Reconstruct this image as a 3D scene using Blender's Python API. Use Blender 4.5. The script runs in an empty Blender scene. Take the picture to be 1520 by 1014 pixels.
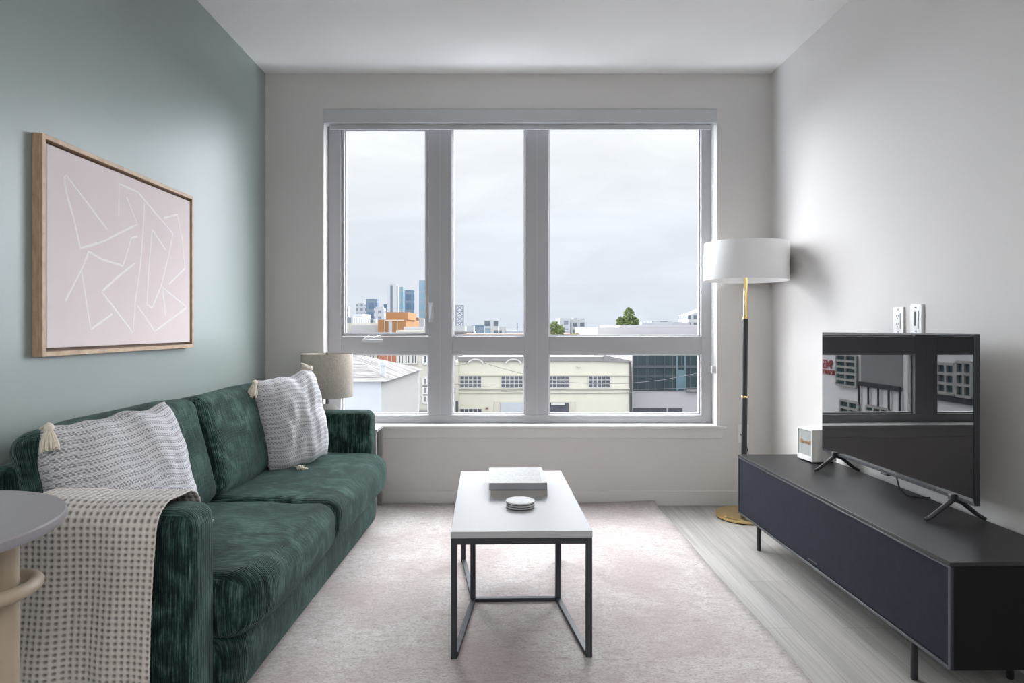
import bpy, bmesh, math, random
from mathutils import Vector, Matrix, noise as mnoise
R = math.radians
PI = math.pi
sc = bpy.context.scene
COL = sc.collection
random.seed(7)

# ---------------------------------------------------------------- camera numbers
F, CX, CY, CH = 970.0, 745.0, 487.0, 1.12          # focal length and vanishing point in px (1520x1014), eye height
def PX(px, Y): return (px - CX) / F * Y
def PZ(py, Y): return CH - (py - CY) / F * Y

# ---------------------------------------------------------------- materials
def nodes_of(name):
    m = bpy.data.materials.new(name); m.use_nodes = True
    nt = m.node_tree; b = nt.nodes['Principled BSDF']
    return m, nt, b
def N(nt, kind, **kw):
    n = nt.nodes.new('ShaderNode' + kind)
    for k, v in kw.items():
        if k.startswith('i_'):
            n.inputs[k[2:].replace('_', ' ')].default_value = v
        else: setattr(n, k, v)
    return n
def L(nt, a, b): nt.links.new(a, b)
def math_n(nt, op, a, b=None, c=None):
    n = N(nt, 'Math', operation=op)
    for i, v in enumerate((a, b, c)):
        if v is None: continue
        if isinstance(v, (int, float)): n.inputs[i].default_value = v
        else: L(nt, v, n.inputs[i])
    return n.outputs[0]
def mixc(nt, fac, a, b):
    n = N(nt, 'Mix', data_type='RGBA')
    if isinstance(fac, (int, float)): n.inputs[0].default_value = fac
    else: L(nt, fac, n.inputs[0])
    for i, v in ((6, a), (7, b)):
        if isinstance(v, tuple): n.inputs[i].default_value = (*v[:3], 1)
        else: L(nt, v, n.inputs[i])
    return n.outputs[2]
def ramp(nt, fac, stops):
    n = N(nt, 'ValToRGB'); e = n.color_ramp.elements
    while len(e) < len(stops): e.new(0.5)
    for el, (p, c) in zip(e, stops):
        el.position = p; el.color = (*c[:3], 1) if isinstance(c, tuple) else (c, c, c, 1)
    L(nt, fac, n.inputs[0]); return n.outputs[0]
def noise_n(nt, vec, scale, detail=3, rough=.5, dist=0):
    n = N(nt, 'TexNoise'); n.inputs['Scale'].default_value = scale; n.inputs['Detail'].default_value = detail
    n.inputs['Roughness'].default_value = rough; n.inputs['Distortion'].default_value = dist
    if vec is not None: L(nt, vec, n.inputs['Vector'])
    return n.outputs['Fac']
def objc(nt, out='Object'): return N(nt, 'TexCoord').outputs[out]
def mapped(nt, vec, scale=(1,1,1), rot=(0,0,0), loc=(0,0,0)):
    n = N(nt, 'Mapping'); n.inputs['Scale'].default_value = scale; n.inputs['Rotation'].default_value = rot
    n.inputs['Location'].default_value = loc; L(nt, vec, n.inputs['Vector']); return n.outputs[0]
def bump(nt, b, h, strength=.3, dist=.002):
    n = N(nt, 'Bump'); n.inputs['Strength'].default_value = strength; n.inputs['Distance'].default_value = dist
    L(nt, h, n.inputs['Height']); L(nt, n.outputs[0], b.inputs['Normal'])
def mat(name, col, rough=.5, metal=0., var=.06, scale=6., bmp=0., bscale=300., spec=.5, sheen=0., coat=0.):
    m, nt, b = nodes_of(name)
    v = objc(nt)
    f = noise_n(nt, v, scale, 4)
    lo = tuple(max(0, c * (1 - var)) for c in col); hi = tuple(min(1, c * (1 + var)) for c in col)
    L(nt, mixc(nt, f, lo, hi), b.inputs['Base Color'])
    b.inputs['Roughness'].default_value = rough; b.inputs['Metallic'].default_value = metal
    b.inputs['Specular IOR Level'].default_value = spec
    b.inputs['Sheen Weight'].default_value = sheen; b.inputs['Coat Weight'].default_value = coat
    if bmp: bump(nt, b, noise_n(nt, v, bscale, 2), bmp, .001)
    return m

M = {}
M['wall'] = mat('wall_paint_offwhite', (.70, .68, .668), .75, var=.015, scale=2, bmp=.12, bscale=260, spec=.22)
M['wall_green'] = mat('wall_paint_sage', (.305, .355, .345), .38, var=.02, scale=2, bmp=.10, bscale=220, spec=.4)
M['ceiling'] = mat('ceiling_paint', (.85, .845, .84), .8, var=.01, scale=2, bmp=.1, bscale=200, spec=.2)
M['trim'] = mat('trim_paint', (.72, .715, .70), .4, var=.01)
M['vinyl'] = mat('window_vinyl', (.45, .45, .48), .35, var=.02)
M['vinyl_bead'] = mat('window_bead', (.55, .55, .565), .3, var=.02)
M['alu'] = mat('blind_aluminium', (.56, .575, .60), .4, metal=.15, var=.03)
M['white_plastic'] = mat('white_plastic', (.82, .82, .82), .35, var=.01)
M['grey_plastic'] = mat('grey_plastic', (.16, .16, .17), .4)
M['clear_plastic'] = mat('chain_plastic', (.72, .73, .74), .25)
M['dark_slot'] = mat('dark_slot', (.03, .03, .03), .6)
M['black'] = mat('black_metal', (.028, .029, .034), .42, var=.1)
M['frame_grey'] = mat('table_frame_metal', (.045, .05, .06), .42, metal=.3, var=.06)
M['brass'] = mat('brushed_brass', (.90, .66, .30), .26, metal=1., var=.12, scale=30)
M['table_white'] = mat('table_top_white', (.50, .51, .535), .33, var=.02, scale=10, spec=.5)
M['round_top'] = mat('round_top_grey', (.31, .295, .325), .35, var=.02)
M['round_rim'] = mat('round_rim', (.30, .29, .32), .4, var=.03)
M['beech'] = mat('beige_wood', (.44, .36, .275), .42, var=.08, scale=14)
M['shade_white'] = mat('shade_white_linen', (.92, .918, .92), .8, var=.04, scale=160, bmp=.3, bscale=500)
M['shade_in'] = mat('shade_lining', (.88, .88, .87), .8, var=.01)
M['concrete'] = mat('lamp_concrete', (.34, .335, .32), .8, var=.15, scale=30, bmp=.3, bscale=150)
M['console_top'] = mat('console_top', (.020, .0195, .0215), .42, var=.06, scale=40, bmp=.12, bscale=700)
M['console_side'] = mat('console_side', (.006, .006, .007), .6, var=.08, spec=.2)
M['console_edge'] = mat('console_edge', (.10, .105, .12), .4, metal=.6)
M['tv_body'] = mat('tv_plastic', (.02, .021, .026), .32)
M['tv_edge'] = mat('tv_edge', (.030, .032, .040), .35, metal=.3)
M['book_cover'] = None
M['coaster'] = mat('coaster_stone', (.56, .56, .565), .5, var=.16, scale=60)
M['coaster_base'] = mat('coaster_cork', (.02, .02, .022), .7)
M['pages'] = None
M['tassel'] = mat('tassel_cotton', (.80, .74, .63), .9, var=.14, scale=120, sheen=.3)
M['speaker_white'] = mat('speaker_white', (.80, .79, .76), .5, var=.02, bmp=.2, bscale=900)
M['bead'] = mat('gold_logo', (.55, .34, .16), .3, metal=.8)
M['rug_edge'] = mat('rug_binding', (.50, .46, .44), .9, var=.2, scale=60)

def m_oak():
    m, nt, b = nodes_of('oak_wood'); v = objc(nt)
    g = noise_n(nt, mapped(nt, v, (90, 22, 22)), 1.0, 4, .55)
    L(nt, ramp(nt, g, [(.25, (.40, .26, .155)), (.55, (.52, .365, .235)), (.8, (.60, .44, .30))]), b.inputs['Base Color'])
    b.inputs['Roughness'].default_value = .5; bump(nt, b, g, .2, .0005); return m
M['oak'] = m_oak()
M['oak_inner'] = mat('oak_inner_rebate', (.20, .12, .075), .6, var=.15, scale=30)

def m_canvas():
    m, nt, b = nodes_of('canvas_pink'); v = objc(nt)
    c = noise_n(nt, v, 5, 4, .6); sp = noise_n(nt, v, 55, 2)
    base = mixc(nt, c, (.70, .60, .60), (.75, .655, .655))
    L(nt, mixc(nt, ramp(nt, sp, [(.16, .45), (.24, 0.)]), base, (.42, .34, .34)), b.inputs['Base Color'])
    b.inputs['Roughness'].default_value = .75
    bump(nt, b, noise_n(nt, v, 500, 1), .25, .0006); return m
M['canvas'] = m_canvas()
M['chalk'] = mat('white_brush_stroke', (.84, .79, .785), .8, var=.05, scale=70)

def m_floor():
    m, nt, b = nodes_of('floor_planks'); v = objc(nt)
    v2 = mapped(nt, v, (1, 1, 1), (0, 0, R(90)))
    br = N(nt, 'TexBrick'); br.offset = .37; br.inputs['Scale'].default_value = 1
    br.inputs['Brick Width'].default_value = 1.22; br.inputs['Row Height'].default_value = .182
    br.inputs['Mortar Size'].default_value = .0011; br.inputs['Mortar Smooth'].default_value = .3
    br.inputs['Color1'].default_value = (.40, .385, .37, 1); br.inputs['Color2'].default_value = (.46, .445, .43, 1)
    br.inputs['Mortar'].default_value = (.22, .21, .20, 1); L(nt, v2, br.inputs['Vector'])
    gr = noise_n(nt, mapped(nt, v, (95, 1.6, 1)), 1, 5, .65, .4)
    gr2 = noise_n(nt, mapped(nt, v, (14, .9, 1)), 1, 3, .5, .8)
    g = ramp(nt, gr, [(.3, .72), (.5, .98), (.72, 1.12)]); g2 = ramp(nt, gr2, [(.3, .84), (.65, 1.06)])
    mu = N(nt, 'Mix', data_type='RGBA', blend_type='MULTIPLY'); mu.inputs[0].default_value = 1
    L(nt, br.outputs['Color'], mu.inputs[6]); L(nt, g, mu.inputs[7])
    mu2 = N(nt, 'Mix', data_type='RGBA', blend_type='MULTIPLY'); mu2.inputs[0].default_value = 1
    L(nt, mu.outputs[2], mu2.inputs[6]); L(nt, g2, mu2.inputs[7])
    L(nt, mu2.outputs[2], b.inputs['Base Color'])
    b.inputs['Roughness'].default_value = .42; b.inputs['Specular IOR Level'].default_value = .4
    bump(nt, b, gr, .12, .0008); return m
M['floor'] = m_floor()

def m_rug():
    m, nt, b = nodes_of('rug_distressed'); v = objc(nt)
    big = noise_n(nt, v, 2.6, 6, .62, .6)
    mid = noise_n(nt, mapped(nt, v, (16, 30, 1)), 1.6, 7, .75, .7)
    fine = noise_n(nt, mapped(nt, v, (90, 210, 1)), 1, 3, .7)
    base = ramp(nt, big, [(.34, (.50, .435, .43)), (.5, (.60, .55, .545)), (.66, (.70, .665, .66))])
    a = ramp(nt, mid, [(.36, .90), (.46, .30), (.56, 0.)])
    c1 = mixc(nt, a, base, (.40, .335, .33))
    c2 = mixc(nt, ramp(nt, fine, [(.33, .95), (.53, 0.)]), c1, (.36, .31, .30))
    L(nt, c2, b.inputs['Base Color'])
    b.inputs['Roughness'].default_value = .95; b.inputs['Specular IOR Level'].default_value = .1
    b.inputs['Sheen Weight'].default_value = .2
    bump(nt, b, fine, .5, .002); return m
M['rug'] = m_rug()

def m_cord(name='green_corduroy'):
    m, nt, b = nodes_of(name); tc = N(nt, 'TexCoord')
    s = N(nt, 'SeparateXYZ'); L(nt, tc.outputs['Object'], s.inputs[0])
    sn = N(nt, 'SeparateXYZ'); L(nt, tc.outputs['Normal'], sn.inputs[0])
    ny = math_n(nt, 'GREATER_THAN', math_n(nt, 'ABSOLUTE', sn.outputs[1]), .72)
    mx = N(nt, 'Mix', data_type='FLOAT'); L(nt, ny, mx.inputs[0]); L(nt, s.outputs[1], mx.inputs[2]); L(nt, s.outputs[0], mx.inputs[3])
    wob = math_n(nt, 'MULTIPLY', noise_n(nt, tc.outputs['Object'], 9, 2), .006)
    c = math_n(nt, 'ADD', mx.outputs[0], wob)
    rib = math_n(nt, 'ADD', math_n(nt, 'MULTIPLY', math_n(nt, 'SINE', math_n(nt, 'MULTIPLY', c, 2 * PI / .0058)), .5), .5)
    nx_ = N(nt, 'Mix', data_type='FLOAT'); L(nt, ny, nx_.inputs[0]); L(nt, s.outputs[0], nx_.inputs[2]); L(nt, s.outputs[1], nx_.inputs[3])
    cv = N(nt, 'CombineXYZ'); L(nt, nx_.outputs[0], cv.inputs[0]); L(nt, mx.outputs[0], cv.inputs[1]); L(nt, s.outputs[2], cv.inputs[2])   # y runs across the ribs on every face
    nap = noise_n(nt, mapped(nt, cv.outputs[0], (7, 5, 6)), 1, 5, .62, 1.2)
    nap2 = noise_n(nt, mapped(nt, cv.outputs[0], (20, 150, 14)), 1, 5, .7, .3)
    k = math_n(nt, 'ADD', math_n(nt, 'MULTIPLY', nap, .46), math_n(nt, 'MULTIPLY', nap2, .54))
    col = ramp(nt, k, [(.40, (.003, .011, .010)), (.47, (.010, .033, .029)), (.525, (.034, .084, .072)), (.60, (.115, .20, .178))])
    col2 = mixc(nt, math_n(nt, 'MULTIPLY', math_n(nt, 'SUBTRACT', 1., rib), .62), col, (.004, .012, .012))
    L(nt, col2, b.inputs['Base Color'])
    b.inputs['Roughness'].default_value = .85; b.inputs['Specular IOR Level'].default_value = .2
    b.inputs['Sheen Weight'].default_value = .40; b.inputs['Sheen Roughness'].default_value = .30
    b.inputs['Sheen Tint'].default_value = (.50, .68, .66, 1)
    bump(nt, b, math_n(nt, 'ADD', rib, math_n(nt, 'MULTIPLY', nap, .8)), .75, .0022); return m
M['cord'] = m_cord()
M['plinth'] = mat('sofa_plinth', (.006, .012, .012), .8)

def m_pillow():
    m, nt, b = nodes_of('pillow_woven_stripe'); uv = N(nt, 'TexCoord').outputs['UV']
    wob = N(nt, 'Vector' + 'Math', operation='ADD')
    nz = N(nt, 'TexNoise'); nz.inputs['Scale'].default_value = 18; L(nt, uv, nz.inputs['Vector'])
    sc_ = N(nt, 'VectorMath', operation='SCALE'); L(nt, nz.outputs['Color'], sc_.inputs[0]); sc_.inputs['Scale'].default_value = .006
    L(nt, uv, wob.inputs[0]); L(nt, sc_.outputs[0], wob.inputs[1])
    s = N(nt, 'SeparateXYZ'); L(nt, wob.outputs[0], s.inputs[0])
    u, v = s.outputs[0], s.outputs[1]                                     # metres
    saw = math_n(nt, 'FRACT', math_n(nt, 'DIVIDE', v, .0240))             # one repeat of the weave
    dash_row = math_n(nt, 'MAXIMUM', math_n(nt, 'LESS_THAN', math_n(nt, 'ABSOLUTE', math_n(nt, 'SUBTRACT', saw, .22)), .105), math_n(nt, 'LESS_THAN', math_n(nt, 'ABSOLUTE', math_n(nt, 'SUBTRACT', saw, .53)), .105))
    row = math_n(nt, 'FLOOR', math_n(nt, 'DIVIDE', v, .0090))
    du = math_n(nt, 'FRACT', math_n(nt, 'ADD', math_n(nt, 'DIVIDE', u, .0105), math_n(nt, 'MULTIPLY', row, .37)))
    dash = math_n(nt, 'LESS_THAN', du, .55)
    thin = math_n(nt, 'LESS_THAN', math_n(nt, 'ABSOLUTE', math_n(nt, 'SUBTRACT', math_n(nt, 'FRACT', math_n(nt, 'DIVIDE', v, .0040)), .5)), .24)
    dark = math_n(nt, 'MAXIMUM', math_n(nt, 'MULTIPLY', math_n(nt, 'MULTIPLY', dash_row, dash), .85), math_n(nt, 'MULTIPLY', thin, .50))
    big = noise_n(nt, uv, 12, 3)
    base = mixc(nt, big, (.73, .73, .765), (.82, .82, .85))
    L(nt, mixc(nt, dark, base, (.21, .21, .24)), b.inputs['Base Color'])
    b.inputs['Roughness'].default_value = .95; b.inputs['Specular IOR Level'].default_value = .1
    bump(nt, b, math_n(nt, 'SUBTRACT', 1., dark), .6, .002); return m
M['pillow'] = m_pillow()

def m_waffle():
    m, nt, b = nodes_of('waffle_knit'); uv = N(nt, 'TexCoord').outputs['UV']
    s = N(nt, 'SeparateXYZ'); L(nt, uv, s.inputs[0])
    a = math_n(nt, 'ABSOLUTE', math_n(nt, 'SINE', math_n(nt, 'MULTIPLY', s.outputs[0], PI / .0178)))
    c = math_n(nt, 'ABSOLUTE', math_n(nt, 'SINE', math_n(nt, 'MULTIPLY', s.outputs[1], PI / .0158)))
    pit = math_n(nt, 'MULTIPLY', a, c)
    thr = noise_n(nt, mapped(nt, uv, (1, 1, 1)), 420, 2)
    col = ramp(nt, pit, [(.0, (.80, .755, .725)), (.30, (.74, .69, .665)), (.58, (.36, .33, .325)), (1., (.22, .20, .20))])
    L(nt, mixc(nt, ramp(nt, thr, [(.3, .25), (.6, 0.)]), col, (.40, .36, .33)), b.inputs['Base Color'])
    b.inputs['Roughness'].default_value = .95; b.inputs['Specular IOR Level'].default_value = .1
    b.inputs['Sheen Weight'].default_value = .15
    bump(nt, b, thr, .4, .001); return m
M['waffle'] = m_waffle()

def m_linen():
    m, nt, b = nodes_of('beige_linen_shade'); v = objc(nt)
    a = noise_n(nt, mapped(nt, v, (60, 60, 900)), 1, 2); c = noise_n(nt, mapped(nt, v, (700, 700, 40)), 1, 2)
    k = math_n(nt, 'MULTIPLY', math_n(nt, 'ADD', a, c), .5)
    L(nt, ramp(nt, k, [(.35, (.34, .295, .25)), (.62, (.58, .53, .47))]), b.inputs['Base Color'])
    b.inputs['Roughness'].default_value = .9; bump(nt, b, k, .3, .001); return m
M['linen'] = m_linen()

def m_consolefabric():
    m, nt, b = nodes_of('console_speaker_cloth'); v = objc(nt)
    s = N(nt, 'SeparateXYZ'); L(nt, v, s.inputs[0])
    g = math_n(nt, 'MULTIPLY', math_n(nt, 'SINE', math_n(nt, 'MULTIPLY', s.outputs[1], 2 * PI / .004)), math_n(nt, 'SINE', math_n(nt, 'MULTIPLY', s.outputs[2], 2 * PI / .004)))
    f = noise_n(nt, v, 30, 3)
    c = mixc(nt, f, (.020, .0225, .034), (.030, .033, .047))
    L(nt, mixc(nt, ramp(nt, g, [(.5, 0.), (.9, .5)]), c, (.012, .013, .016)), b.inputs['Base Color'])
    b.inputs['Roughness'].default_value = .85; b.inputs['Specular IOR Level'].default_value = .15
    bump(nt, b, g, .3, .001); return m
M['console_cloth'] = m_consolefabric()

def m_grille():
    m, nt, b = nodes_of('speaker_grille_cloth'); v = objc(nt)
    f = noise_n(nt, v, 420, 2)
    L(nt, ramp(nt, f, [(.35, (.24, .26, .27)), (.6, (.50, .51, .50))]), b.inputs['Base Color'])
    b.inputs['Roughness'].default_value = .8; bump(nt, b, f, .4, .001); return m
M['grille'] = m_grille()

def m_screen():
    m, nt, b = nodes_of('tv_screen_glass'); v = objc(nt)
    f = noise_n(nt, v, 3, 2)
    L(nt, mixc(nt, f, (.004, .004, .005), (.006, .006, .007)), b.inputs['Base Color'])
    b.inputs['Roughness'].default_value = .004; b.inputs['IOR'].default_value = 1.54
    b.inputs['Specular IOR Level'].default_value = .5
    return m
M['screen'] = m_screen()

def m_book(name, a, c):
    m, nt, b = nodes_of(name); v = objc(nt)
    f = noise_n(nt, mapped(nt, v, (14, 30, 1)), 1, 5, .6, 1.5)
    ln = ramp(nt, f, [(.46, 0.), (.49, .7), (.52, 0.)])
    L(nt, mixc(nt, ln, mixc(nt, noise_n(nt, v, 9, 2), a, tuple(x * 1.12 for x in a)), c), b.inputs['Base Color'])
    b.inputs['Roughness'].default_value = .35; return m
M['book_art'] = m_book('book_cover_drawing', (.44, .45, .46), (.20, .215, .225))
M['book_white'] = mat('book_cloth_white', (.48, .48, .49), .45)
M['book_grey'] = mat('book_cloth_grey', (.20, .21, .24), .5)
M['book_cream'] = mat('book_cloth_cream', (.50, .48, .45), .5)
def m_pages(name, a, c):
    m, nt, b = nodes_of(name); v = objc(nt)
    f = noise_n(nt, mapped(nt, v, (2, 2, 900)), 1, 2)
    L(nt, mixc(nt, f, a, c), b.inputs['Base Color']); b.inputs['Roughness'].default_value = .8; return m
M['pages_grey'] = m_pages('book_pages_grey', (.27, .285, .32), (.40, .41, .44))
M['pages_cream'] = m_pages('book_pages_cream', (.36, .34, .32), (.52, .49, .46))

def m_glass(name='window_glass', tint=(.97, .98, .985), refl=.04):
    m = bpy.data.materials.new(name); m.use_nodes = True; nt = m.node_tree
    nt.nodes.remove(nt.nodes['Principled BSDF']); out = nt.nodes['Material Output']
    t = N(nt, 'BsdfTransparent'); t.inputs[0].default_value = (*tint, 1)
    g = N(nt, 'BsdfGlossy'); g.inputs['Roughness'].default_value = .01
    fr = N(nt, 'Fresnel'); fr.inputs['IOR'].default_value = 1.45
    mx = N(nt, 'MixShader'); L(nt, math_n(nt, 'MULTIPLY', fr.outputs[0], refl), mx.inputs[0])
    L(nt, t.outputs[0], mx.inputs[1]); L(nt, g.outputs[0], mx.inputs[2]); L(nt, mx.outputs[0], out.inputs[0]); return m
M['glass'] = m_glass()

def m_lamp(name, col, s):
    m, nt, b = nodes_of(name)
    b.inputs['Base Color'].default_value = (.9, .9, .9, 1)
    b.inputs['Emission Color'].default_value = (*col, 1); b.inputs['Emission Strength'].default_value = s; return m

# ---------------------------------------------------------------- mesh builder
class MB:
    def __init__(s): s.bm = bmesh.new(); s.uv = None
    def quad(s, pts):
        return s.bm.faces.new([s.bm.verts.new(p) for p in pts])
    def box(s, x0, x1, y0, y1, z0, z1):
        v = [s.bm.verts.new((x, y, z)) for z in (z0, z1) for y in (y0, y1) for x in (x0, x1)]
        for f in ((0, 2, 3, 1), (4, 5, 7, 6), (0, 1, 5, 4), (2, 6, 7, 3), (0, 4, 6, 2), (1, 3, 7, 5)):
            s.bm.faces.new([v[i] for i in f])
        return s
    def bar(s, a, b, w, h=None, up=(0, 0, 1)):
        a, b = Vector(a), Vector(b); h = h or w; d = (b - a).normalized(); up = Vector(up)
        if abs(d.dot(up)) > .99: up = Vector((0, 1, 0))
        sx = d.cross(up).normalized() * w / 2; sy = sx.cross(d).normalized() * h / 2
        v = [s.bm.verts.new(p + i * sx + j * sy) for p in (a, b) for i, j in ((-1, -1), (1, -1), (1, 1), (-1, 1))]
        for f in ((3, 2, 1, 0), (4, 5, 6, 7), (0, 1, 5, 4), (1, 2, 6, 5), (2, 3, 7, 6), (3, 0, 4, 7)):
            s.bm.faces.new([v[i] for i in f])
        return s
    def tube(s, pts, r, seg=10, closed=False):
        pts = [Vector(p) for p in pts]; n = len(pts); rings = []
        rr = r if isinstance(r, (list, tuple)) else [r] * n
        ref = None
        for i, p in enumerate(pts):
            if closed: d = (pts[(i + 1) % n] - pts[i - 1]).normalized()
            else: d = (pts[min(i + 1, n - 1)] - pts[max(i - 1, 0)]).normalized()
            if ref is None:
                ref = d.orthogonal().normalized()
            else:
                ref = (ref - d * ref.dot(d)); ref = ref.normalized() if ref.length > 1e-6 else d.orthogonal().normalized()
            b = d.cross(ref)
            rings.append([s.bm.verts.new(p + rr[i] * (ref * math.cos(2 * PI * k / seg) + b * math.sin(2 * PI * k / seg))) for k in range(seg)])
        for i in range(n if closed else n - 1):
            A, B = rings[i], rings[(i + 1) % n]
            for k in range(seg):
                s.bm.faces.new((A[k], A[(k + 1) % seg], B[(k + 1) % seg], B[k]))
        if not closed:
            s.bm.faces.new(rings[0][::-1]); s.bm.faces.new(rings[-1])
        return s
    def lathe(s, prof, seg=48, c=(0, 0, 0), cap=True):
        rings = []
        for r, z in prof:
            if r < 1e-6: rings.append([s.bm.verts.new((c[0], c[1], c[2] + z))])
            else: rings.append([s.bm.verts.new((c[0] + r * math.cos(2 * PI * k / seg), c[1] + r * math.sin(2 * PI * k / seg), c[2] + z)) for k in range(seg)])
        for A, B in zip(rings, rings[1:]):
            for k in range(seg):
                k2 = (k + 1) % seg
                if len(A) == 1 and len(B) == 1: continue
                if len(A) == 1: s.bm.faces.new((A[0], B[k], B[k2]))
                elif len(B) == 1: s.bm.faces.new((A[k], A[k2], B[0]))
                else: s.bm.faces.new((A[k], A[k2], B[k2], B[k]))
        if cap:
            if len(rings[0]) > 1: s.bm.faces.new(rings[0][::-1])
            if len(rings[-1]) > 1: s.bm.faces.new(rings[-1])
        return s
    def rbox(s, hx, hy, hz, r, n=14, fn=None, c=(0, 0, 0)):
        """rounded box; fn(p, (u,v,w)) may push every point (u,v,w in -1..1)"""
        cache = {}
        def vert(i, j, k):
            key = (i, j, k)
            if key in cache: return cache[key]
            def sp(t): return math.copysign(abs(t) ** .8, t)      # more points near the edges
            u, v, w = (2 * i / n - 1, 2 * j / n - 1, 2 * k / n - 1)
            u, v, w = sp(u), sp(v), sp(w)
            q = Vector((u * hx, v * hy, w * hz))
            inner = Vector((max(-(hx - r), min(hx - r, q.x)), max(-(hy - r), min(hy - r, q.y)), max(-(hz - r), min(hz - r, q.z))))
            d = q - inner
            p = inner + (d.normalized() * r if d.length > 1e-9 else d)
            if fn: p = fn(p, (u, v, w))
            cache[key] = s.bm.verts.new(p + Vector(c)); return cache[key]
        for a in range(n):
            for b_ in range(n):
                for side in (0, n):
                    fs = ([(side, a, b_), (side, a + 1, b_), (side, a + 1, b_ + 1), (side, a, b_ + 1)],
                          [(a, side, b_), (a, side, b_ + 1), (a + 1, side, b_ + 1), (a + 1, side, b_)],
                          [(a, b_, side), (a + 1, b_, side), (a + 1, b_ + 1, side), (a, b_ + 1, side)])
                    for f in fs:
                        f = f if side else f[::-1]
                        s.bm.faces.new([vert(*t) for t in f])
        return s
    def build(s, name, m, parent=None, smooth=None, bevel=0., loc=None, recalc=True):
        if recalc: bmesh.ops.recalc_face_normals(s.bm, faces=s.bm.faces)
        me = bpy.data.meshes.new(name); s.bm.to_mesh(me); s.bm.free()
        me.materials.append(m)
        if smooth:
            for p in me.polygons: p.use_smooth = True
            me.set_sharp_from_angle(angle=R(smooth))
        o = bpy.data.objects.new(name, me); COL.objects.link(o)
        if parent: o.parent = parent
        if loc: o.location = loc
        if bevel:
            bv = o.modifiers.new('edge', 'BEVEL'); bv.width = bevel; bv.segments = 2; bv.limit_method = 'ANGLE'; bv.angle_limit = R(40)
            for p in me.polygons: p.use_smooth = True
            me.set_sharp_from_angle(angle=R(60))
        return o

def tag(o, label=None, cat=None, group=None, kind=None):
    if label: o['label'] = label
    if cat: o['category'] = cat
    if group: o['group'] = group
    if kind: o['kind'] = kind
    return o
def thing(name, label, cat, loc=(0, 0, 0), rz=0., group=None, kind=None):
    o = bpy.data.objects.new(name, None); COL.objects.link(o); o.empty_display_size = .1
    o.location = loc; o.rotation_euler = (0, 0, rz)
    return tag(o, label, cat, group, kind)
def bx(name, m, p, x0, x1, y0, y1, z0, z1, bevel=0.): return MB().box(x0, x1, y0, y1, z0, z1).build(name, m, p, bevel=bevel)
def copy_tree(o, parent=None):
    c = o.copy(); COL.objects.link(c)
    if parent: c.parent = parent
    for ch in list(o.children): copy_tree(ch, c)
    return c
def text_mesh(name, body, size, m, parent, loc, rot, shear=0., extrude=.001, align='CENTER', bold=0.):
    cu = bpy.data.curves.new(name + '_t', 'FONT'); cu.body = body; cu.size = size; cu.extrude = extrude; cu.shear = shear
    cu.align_x = align; cu.offset = bold
    t = bpy.data.objects.new(name + '_t', cu); COL.objects.link(t)
    dg = bpy.context.evaluated_depsgraph_get(); me = bpy.data.meshes.new_from_object(t.evaluated_get(dg))
    bpy.data.objects.remove(t); me.materials.clear(); me.materials.append(m)
    o = bpy.data.objects.new(name, me); COL.objects.link(o); o.parent = parent; o.location = loc; o.rotation_euler = rot
    return o

# ================================================================ THE ROOM
XL, XR, YB, YN, ZC = -1.495, 1.702, 4.131, -3.6, 2.728
OX0, OX1, OZ0, OZ1 = -1.1265, 1.360, .502, 2.505           # window opening in the back wall
WT = .24
def struct(o): o['kind'] = 'structure'; return o
struct(bx('floor', M['floor'], None, XL - .2, XR + .2, YN - .2, YB + .02, -.12, 0))
struct(bx('ceiling', M['ceiling'], None, XL - .2, XR + .2, YN - .2, YB + WT, ZC, ZC + .15))
struct(bx('wall_left', M['wall_green'], None, XL - .2, XL, YN, YB + WT, 0, ZC))
struct(bx('wall_right', M['wall'], None, XR, XR + .2, YN, YB + WT, 0, ZC))
struct(bx('wall_front', M['wall'], None, XL - .2, XR + .2, YN - .2, YN, 0, ZC))
w = MB()
xs, zs = [XL, OX0, OX1, XR], [-.6, OZ0, OZ1, ZC]
for i in range(3):
    for k in range(3):
        if i == 1 and k == 1: continue
        w.quad([(xs[i], YB, zs[k]), (xs[i + 1], YB, zs[k]), (xs[i + 1], YB, zs[k + 1]), (xs[i], YB, zs[k + 1])])
        w.quad([(xs[i], YB + WT, zs[k]), (xs[i], YB + WT, zs[k + 1]), (xs[i + 1], YB + WT, zs[k + 1]), (xs[i + 1], YB + WT, zs[k])])
for (a, b) in (((OX0, OZ0), (OX0, OZ1)), ((OX0, OZ1), (OX1, OZ1)), ((OX1, OZ1), (OX1, OZ0)), ((OX1, OZ0), (OX0, OZ0))):
    w.quad([(a[0], YB, a[1]), (b[0], YB, b[1]), (b[0], YB + WT, b[1]), (a[0], YB + WT, a[1])])
bmesh.ops.remove_doubles(w.bm, verts=w.bm.verts, dist=1e-5)
struct(w.build('wall_back', M['wall'], None))
struct(bx('baseboard_back', M['trim'], None, XL, XR, YB - .014, YB, 0, .092, bevel=.003))
struct(bx('baseboard_right', M['trim'], None, XR - .014, XR, YN, YB - .014, 0, .092, bevel=.003))
struct(bx('baseboard_left', M['trim'], None, XL, XL + .014, YN, YB - .014, 0, .092, bevel=.003))
# sill board and apron
struct(bx('trim_1', M['trim'], None, OX0 - .06, OX1 + .052, YB - .026, YB + .112, OZ0 - .018, OZ0 + .0015, bevel=.003))
struct(bx('trim_2', M['trim'], None, OX0 - .04, OX1 + .03, YB - .012, YB, OZ0 - .078, OZ0 - .018, bevel=.002))

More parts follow.
